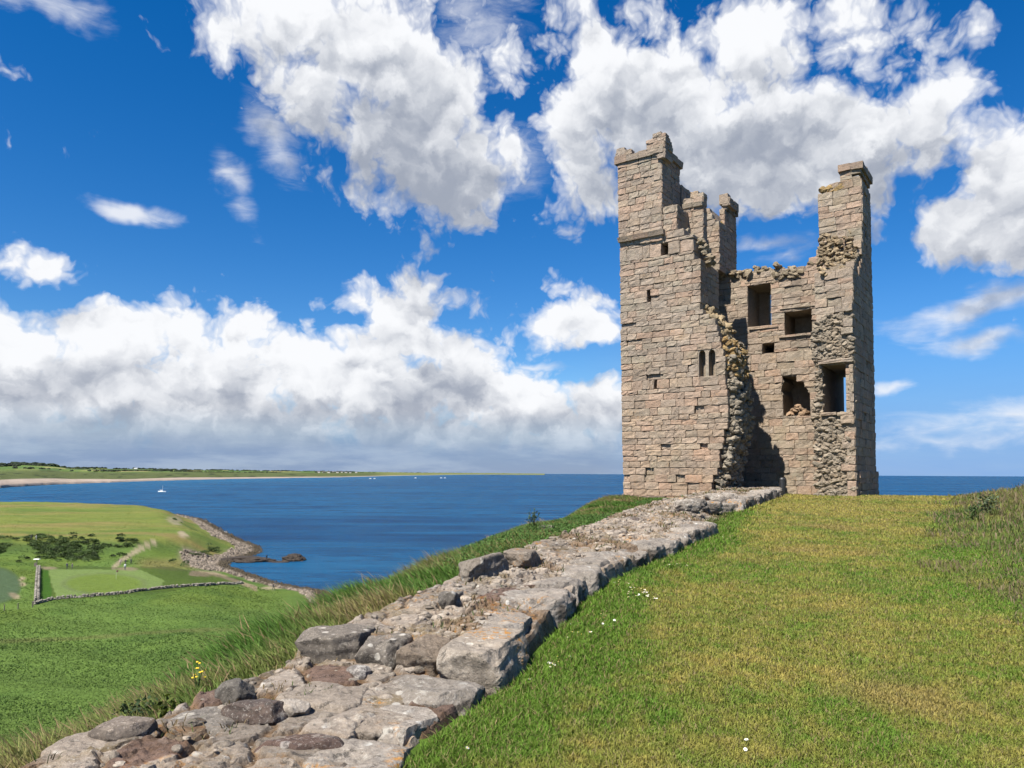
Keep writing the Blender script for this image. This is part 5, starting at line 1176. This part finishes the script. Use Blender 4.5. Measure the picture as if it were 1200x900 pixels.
# --- clouds, laid out by direction (azimuth, elevation)
def ae_of(px, py): d = ray(px, py); d = d / np.linalg.norm(d); return math.atan2(d[0], d[1]), math.asin(d[2])
BL = [  # px, py, rx, ry, angle, strength
 (310, 25, 95, 60, 0, .95), (430, 50, 130, 95, 0, 1.15), (480, 125, 120, 105, -25, 1.15), (522, 205, 92, 80, 0, 1.1), (545, 248, 55, 30, 0, .9), (385, 105, 70, 80, -30, 1.0), (565, 35, 45, 55, 0, .5), (310, 155, 26, 52, 25, .40), (270, 222, 22, 46, 25, .24), (600, 200, 45, 30, 0, .45), (590, 110, 30, 60, 0, .45),
 (700, 55, 75, 65, 0, .95), (672, 150, 55, 100, 0, 1.0), (760, 115, 140, 105, 0, 1.15), (870, 55, 120, 60, 0, .85), (900, 135, 170, 105, 0, 1.15), (1010, 150, 140, 85, -10, 1.1), (1080, 150, 65, 60, 0, .8), (700, 220, 75, 40, 0, .75), (830, 205, 130, 55, 0, 1.0), (950, 215, 130, 50, 0, 1.0), (1015, 60, 55, 40, 0, .5), (1100, 45, 55, 40, 30, .5), (960, 20, 80, 40, 0, .55),
 (1195, 205, 95, 70, 0, 1.1), (1125, 272, 62, 45, 0, 1.0), (1195, 268, 85, 48, 0, 1.05), (1240, 180, 80, 90, 0, 1.0),
 (1155, 350, 120, 17, 8, .62), (1145, 402, 75, 12, 4, .6), (1180, 492, 120, 22, 4, .22), (900, 288, 60, 10, 0, .34), (930, 305, 50, 9, 10, .3), (1040, 462, 22, 9, 0, .4), (1090, 520, 150, 14, 0, .16),
 (668, 372, 58, 36, 0, 1.0), (650, 338, 24, 24, 0, .85), (695, 388, 38, 20, 0, .85),
 (482, 358, 82, 32, 0, 1.05), (490, 334, 36, 22, 0, .9), (520, 400, 60, 14, 0, .5), (450, 390, 40, 20, 0, .7),
 (60, 310, 46, 28, 0, 1.0), (15, 308, 30, 18, 0, .6), (120, 335, 60, 15, -12, .55), (150, 243, 46, 13, -6, .55), (85, 165, 12, 16, 20, .14), (60, 5, 70, 14, 0, .30), (185, 40, 14, 26, 30, .2), (2, 155, 8, 10, 0, .3),
 (30, 412, 110, 50, 0, 1.1), (130, 400, 95, 44, 0, 1.05), (205, 388, 75, 38, 0, 1.05), (265, 405, 75, 55, 0, 1.1), (335, 420, 62, 40, 0, 1.05), (100, 450, 220, 60, 0, 1.2), (380, 445, 130, 60, 0, 1.1), (430, 418, 60, 42, 0, 1.1), (500, 410, 70, 48, 0, 1.05), (545, 440, 90, 42, 0, 1.05), (620, 470, 130, 42, 0, 1.0), (705, 478, 65, 38, 0, .95), (250, 480, 320, 50, 0, 1.1), (290, 448, 90, 45, 0, 1.2), (480, 455, 110, 45, 0, 1.2), (560, 465, 90, 45, 0, 1.15), (270, 410, 60, 40, 0, 1.15), (620, 490, 110, 40, 0, 1.1), (560, 405, 36, 8, 0, .4), (615, 430, 45, 7, 0, .35), (60, 505, 200, 38, 0, 1.0), (300, 512, 200, 34, 0, .95), (480, 505, 160, 32, 0, .95), (640, 515, 110, 26, 0, .9), (-100, 500, 150, 40, 0, 1.0), (-120, 380, 140, 80, 0, 1.1), (-250, 300, 160, 120, 0, 1.0), (1400, 380, 180, 70, 0, .9), (-100, 60, 90, 60, 0, .8), (1450, 120, 160, 90, 0, .9)]
def billow(g, vec, scale, detail=3.0):
    v = g.node('ShaderNodeTexVoronoi', feature='SMOOTH_F1', voronoi_dimensions='2D', normalize=False); g.put(v.inputs['Vector'], vec); v.inputs['Scale'].default_value = scale
    v.inputs['Detail'].default_value = detail; v.inputs['Roughness'].default_value = .55; v.inputs['Lacunarity'].default_value = 2.3; v.inputs['Smoothness'].default_value = .35; return v.outputs['Distance']
def cloud_group(name, BL, veil=False, rough=1.0):
    grp = bpy.data.node_groups.new(name, 'ShaderNodeTree')
    grp.interface.new_socket('AE', in_out='INPUT', socket_type='NodeSocketVector'); grp.interface.new_socket('D', in_out='OUTPUT', socket_type='NodeSocketFloat')
    g = NT(grp); gi_ = g.node('NodeGroupInput'); go_ = g.node('NodeGroupOutput'); ae = gi_.outputs[0]
    warp = g.node('ShaderNodeTexNoise'); warp.inputs['Scale'].default_value = 9; warp.inputs['Detail'].default_value = 4; warp.inputs['Roughness'].default_value = .6; g.l.new(ae, warp.inputs['Vector'])
    wv_ = g.vmath('SCALE', g.vmath('SUBTRACT', warp.outputs['Color'], (.5, .5, .5)), scale=.075); aew = g.vmath('ADD', ae, wv_)
    acc = None
    for px, py, rx, ry, ang, stg in BL:
        a, e_ = ae_of(px, py); mp = g.node('ShaderNodeMapping', vector_type='TEXTURE')
        if acc is None: g.l.new(aew, mp.inputs[0])
        else:                                  # the tiny term only orders the evaluation (keeps the shader stack small)
            ma = g.node('ShaderNodeVectorMath', operation='MULTIPLY_ADD'); g.l.new(acc, ma.inputs[0]); ma.inputs[1].default_value = (1e-9, 0, 0); g.l.new(aew, ma.inputs[2]); g.l.new(ma.outputs[0], mp.inputs[0])
        kx = math.cos(a) ** 2 * .9 + .1
        mp.inputs['Location'].default_value = (a, e_, 0); mp.inputs['Rotation'].default_value = (0, 0, R_(ang)); mp.inputs['Scale'].default_value = (rx / F * kx * 1.18, ry / F * math.cos(e_) * 1.18, 1)
        L = g.vmath('LENGTH', mp.outputs[0]); v_ = g.math('MULTIPLY_ADD', L, -stg, stg)
        acc = v_ if acc is None else g.math('SMOOTH_MAX', acc, v_, .25)
    # elsewhere: scattered fair-weather cloud outside the field of view
    sp = g.node('ShaderNodeSeparateXYZ'); g.l.new(ae, sp.inputs[0]); aabs = g.math('ABSOLUTE', sp.outputs[0])
    offv = g.math('MULTIPLY', g.rng(aabs, .85, 1.2), g.math('SUBTRACT', g.math('MULTIPLY', g.noise(ae, 3.0, 3), 2.2), 1.18)); acc = g.math('MAXIMUM', acc, g.math('SUBTRACT', offv, g.rng(aabs, 1.2, .85, 0, 1)))
    n1_ = billow(g, aew, 13); n2_ = g.noise(aew, 26, 8, .64)
    nn_ = g.math('ADD', g.math('MULTIPLY', g.math('SUBTRACT', .66, n1_), .72), g.math('MULTIPLY', g.math('SUBTRACT', n2_, .5), .62))
    if rough < 1: nn_ = g.math('MULTIPLY_ADD', nn_, rough, .12)
    if veil: nn_ = g.math('MULTIPLY', g.math('SUBTRACT', g.noise(g.vmath('MULTIPLY', ae, (14, 42, 1)), 1.0, 6, .6, .5), .5), .9)
    g.l.new(g.math('ADD', acc, nn_), go_.inputs[0])
    return grp
VEIL = [(1150, 352, 130, 20, 14, .8), (1148, 402, 85, 14, 4, .75), (1200, 488, 150, 20, 4, .5), (900, 290, 60, 12, 0, .5), (925, 305, 50, 10, 12, .45), (1040, 462, 26, 10, 0, .7), (1095, 520, 140, 14, 3, .42), (152, 244, 50, 15, -6, .85), (555, 404, 40, 9, 0, .7), (620, 430, 45, 7, 0, .6), (60, 6, 80, 15, 0, .5), (275, 222, 20, 50, 28, .5), (318, 160, 30, 55, 28, .6), (560, 20, 60, 60, 0, .45), (600, 195, 45, 40, 0, .5)]
BL = [q for q in BL if not (q[5] < .7 and q[2] > 3 * q[3]) and q[:2] not in ((310, 155), (270, 222), (560, 405), (615, 430), (150, 243))]
grp3 = cloud_group('cloud_veil', VEIL, True)
grp = cloud_group('cloud_cover', BL); grp2 = cloud_group('cloud_thickness', [q for q in BL if q[5] >= .85], False, .2)
tc = t.node('ShaderNodeTexCoord'); sx_ = t.node('ShaderNodeSeparateXYZ'); t.l.new(tc.outputs['Generated'], sx_.inputs[0])
az_ = t.math('ARCTAN2', sx_.outputs[0], sx_.outputs[1]); el_ = t.math('ARCSINE', sx_.outputs[2])
def cv(dx, dy, grp=grp):
    cb = t.node('ShaderNodeCombineXYZ'); t.put(cb.inputs[0], t.math('ADD', az_, dx)); t.put(cb.inputs[1], t.math('ADD', el_, dy)); n = t.node('ShaderNodeGroup', node_tree=grp); t.l.new(cb.outputs[0], n.inputs[0]); return n.outputs[0], cb.outputs[0]
d0_, ae0 = cv(0, 0); d1_, _ = cv(-.014, .045, grp2); d2_, _ = cv(-.030, .120, grp2)
cover = t.rng(d0_, -.02, .26); thick = t.rng(d0_, .10, .8)
# light reaching each part of the cloud falls with the cloud that lies between it and the sun
od = t.math('ADD', t.math('MULTIPLY', t.rng(d1_, .1, 1.3, 0, 1, 'LINEAR'), .80), t.math('MULTIPLY', t.rng(d2_, .0, 1.1, 0, 1, 'LINEAR'), .85))
lit = t.math('POWER', 2.718, t.math('MULTIPLY', od, -1.3))
def off(dx, dy): n = t.node('ShaderNodeVectorMath', operation='ADD'); t.l.new(ae0, n.inputs[0]); n.inputs[1].default_value = (dx, dy, 0); return n.outputs[0]
wn_ = t.node('ShaderNodeTexNoise'); wn_.inputs['Scale'].default_value = 14; wn_.inputs['Detail'].default_value = 5; wn_.inputs['Roughness'].default_value = .62; t.l.new(ae0, wn_.inputs['Vector']); wq_ = t.vmath('SCALE', t.vmath('SUBTRACT', wn_.outputs['Color'], (.5, .5, .5)), scale=.085)
sq_ = lambda v: t.vmath('MULTIPLY', t.vmath('ADD', v, wq_), (1, 1.35, 1))
na_ = billow(t, sq_(ae0), 9, 2.6); nb_ = billow(t, sq_(off(-.008, .020)), 9, 2.6)
lit = t.math('ADD', lit, t.math('MULTIPLY', t.math('SUBTRACT', nb_, na_), .52))
ccol = t.mix(t.rng(lit, -.06, .86, 0, 1, 'SMOOTHSTEP'), (.27, .30, .365), (.72, .73, .75))
d3_, _ = cv(0, 0, grp3); veil_ = t.math('MULTIPLY', t.rng(d3_, .0, .75), .82); cover = t.math('MAXIMUM', cover, veil_)
bgc = t.node('ShaderNodeBackground'); t.put(bgc.inputs[0], ccol); bgc.inputs[1].default_value = .63
# low haze bank near the horizon
lowb = t.math('MULTIPLY', t.mix(t.rng(az_, .05, .30), t.rng(el_, .125, .02), t.rng(el_, .26, .0)), .94)
lown = t.math('MULTIPLY', lowb, t.rng(t.noise(t.vmath('MULTIPLY', ae0, (5, 26, 1)), 1.0, 5, .6), .2, .7, .92, 1.0))
bgl = t.node('ShaderNodeBackground'); t.put(bgl.inputs[0], t.mix(t.rng(az_, .10, .32), t.mix(t.rng(t.noise(t.vmath('MULTIPLY', ae0, (6, 30, 1)), 1.0, 6, .6), .42, .66), (.20, .29, .48), (.32, .41, .57)), t.mix(t.rng(el_, .0, .16), (.19, .37, .71), (.085, .29, .71)))); bgl.inputs[1].default_value = .53
m1 = t.node('ShaderNodeMixShader'); t.put(m1.inputs[0], lown); t.l.new(bg.outputs[0], m1.inputs[1]); t.l.new(bgl.outputs[0], m1.inputs[2])
fade = t.math('MULTIPLY', cover, t.rng(el_, .012, .085, .0, 1.0))
m2 = t.node('ShaderNodeMixShader'); t.put(m2.inputs[0], t.math('MAXIMUM', t.math('MULTIPLY', fade, t.rng(thick, 0, .5, .50, 1.0)), veil_)); t.l.new(m1.outputs[0], m2.inputs[1]); t.l.new(bgc.outputs[0], m2.inputs[2])
wo = t.node('ShaderNodeOutputWorld'); t.l.new(m2.outputs[0], wo.inputs[0])
wd.cycles.sampling_method = 'NONE'

# ------------------------------------------------------------------ render settings
SC.render.engine = 'CYCLES'
SC.cycles.use_denoising = True
SC.cycles.max_bounces = 5; SC.cycles.diffuse_bounces = 2; SC.cycles.glossy_bounces = 2; SC.cycles.transmission_bounces = 2; SC.cycles.transparent_max_bounces = 4
SC.cycles.use_adaptive_sampling = True; SC.cycles.adaptive_threshold = .015; SC.cycles.adaptive_min_samples = 12
SC.view_settings.view_transform = 'Standard'; SC.view_settings.look = 'None'; SC.view_settings.exposure = 1.08; SC.view_settings.gamma = 1
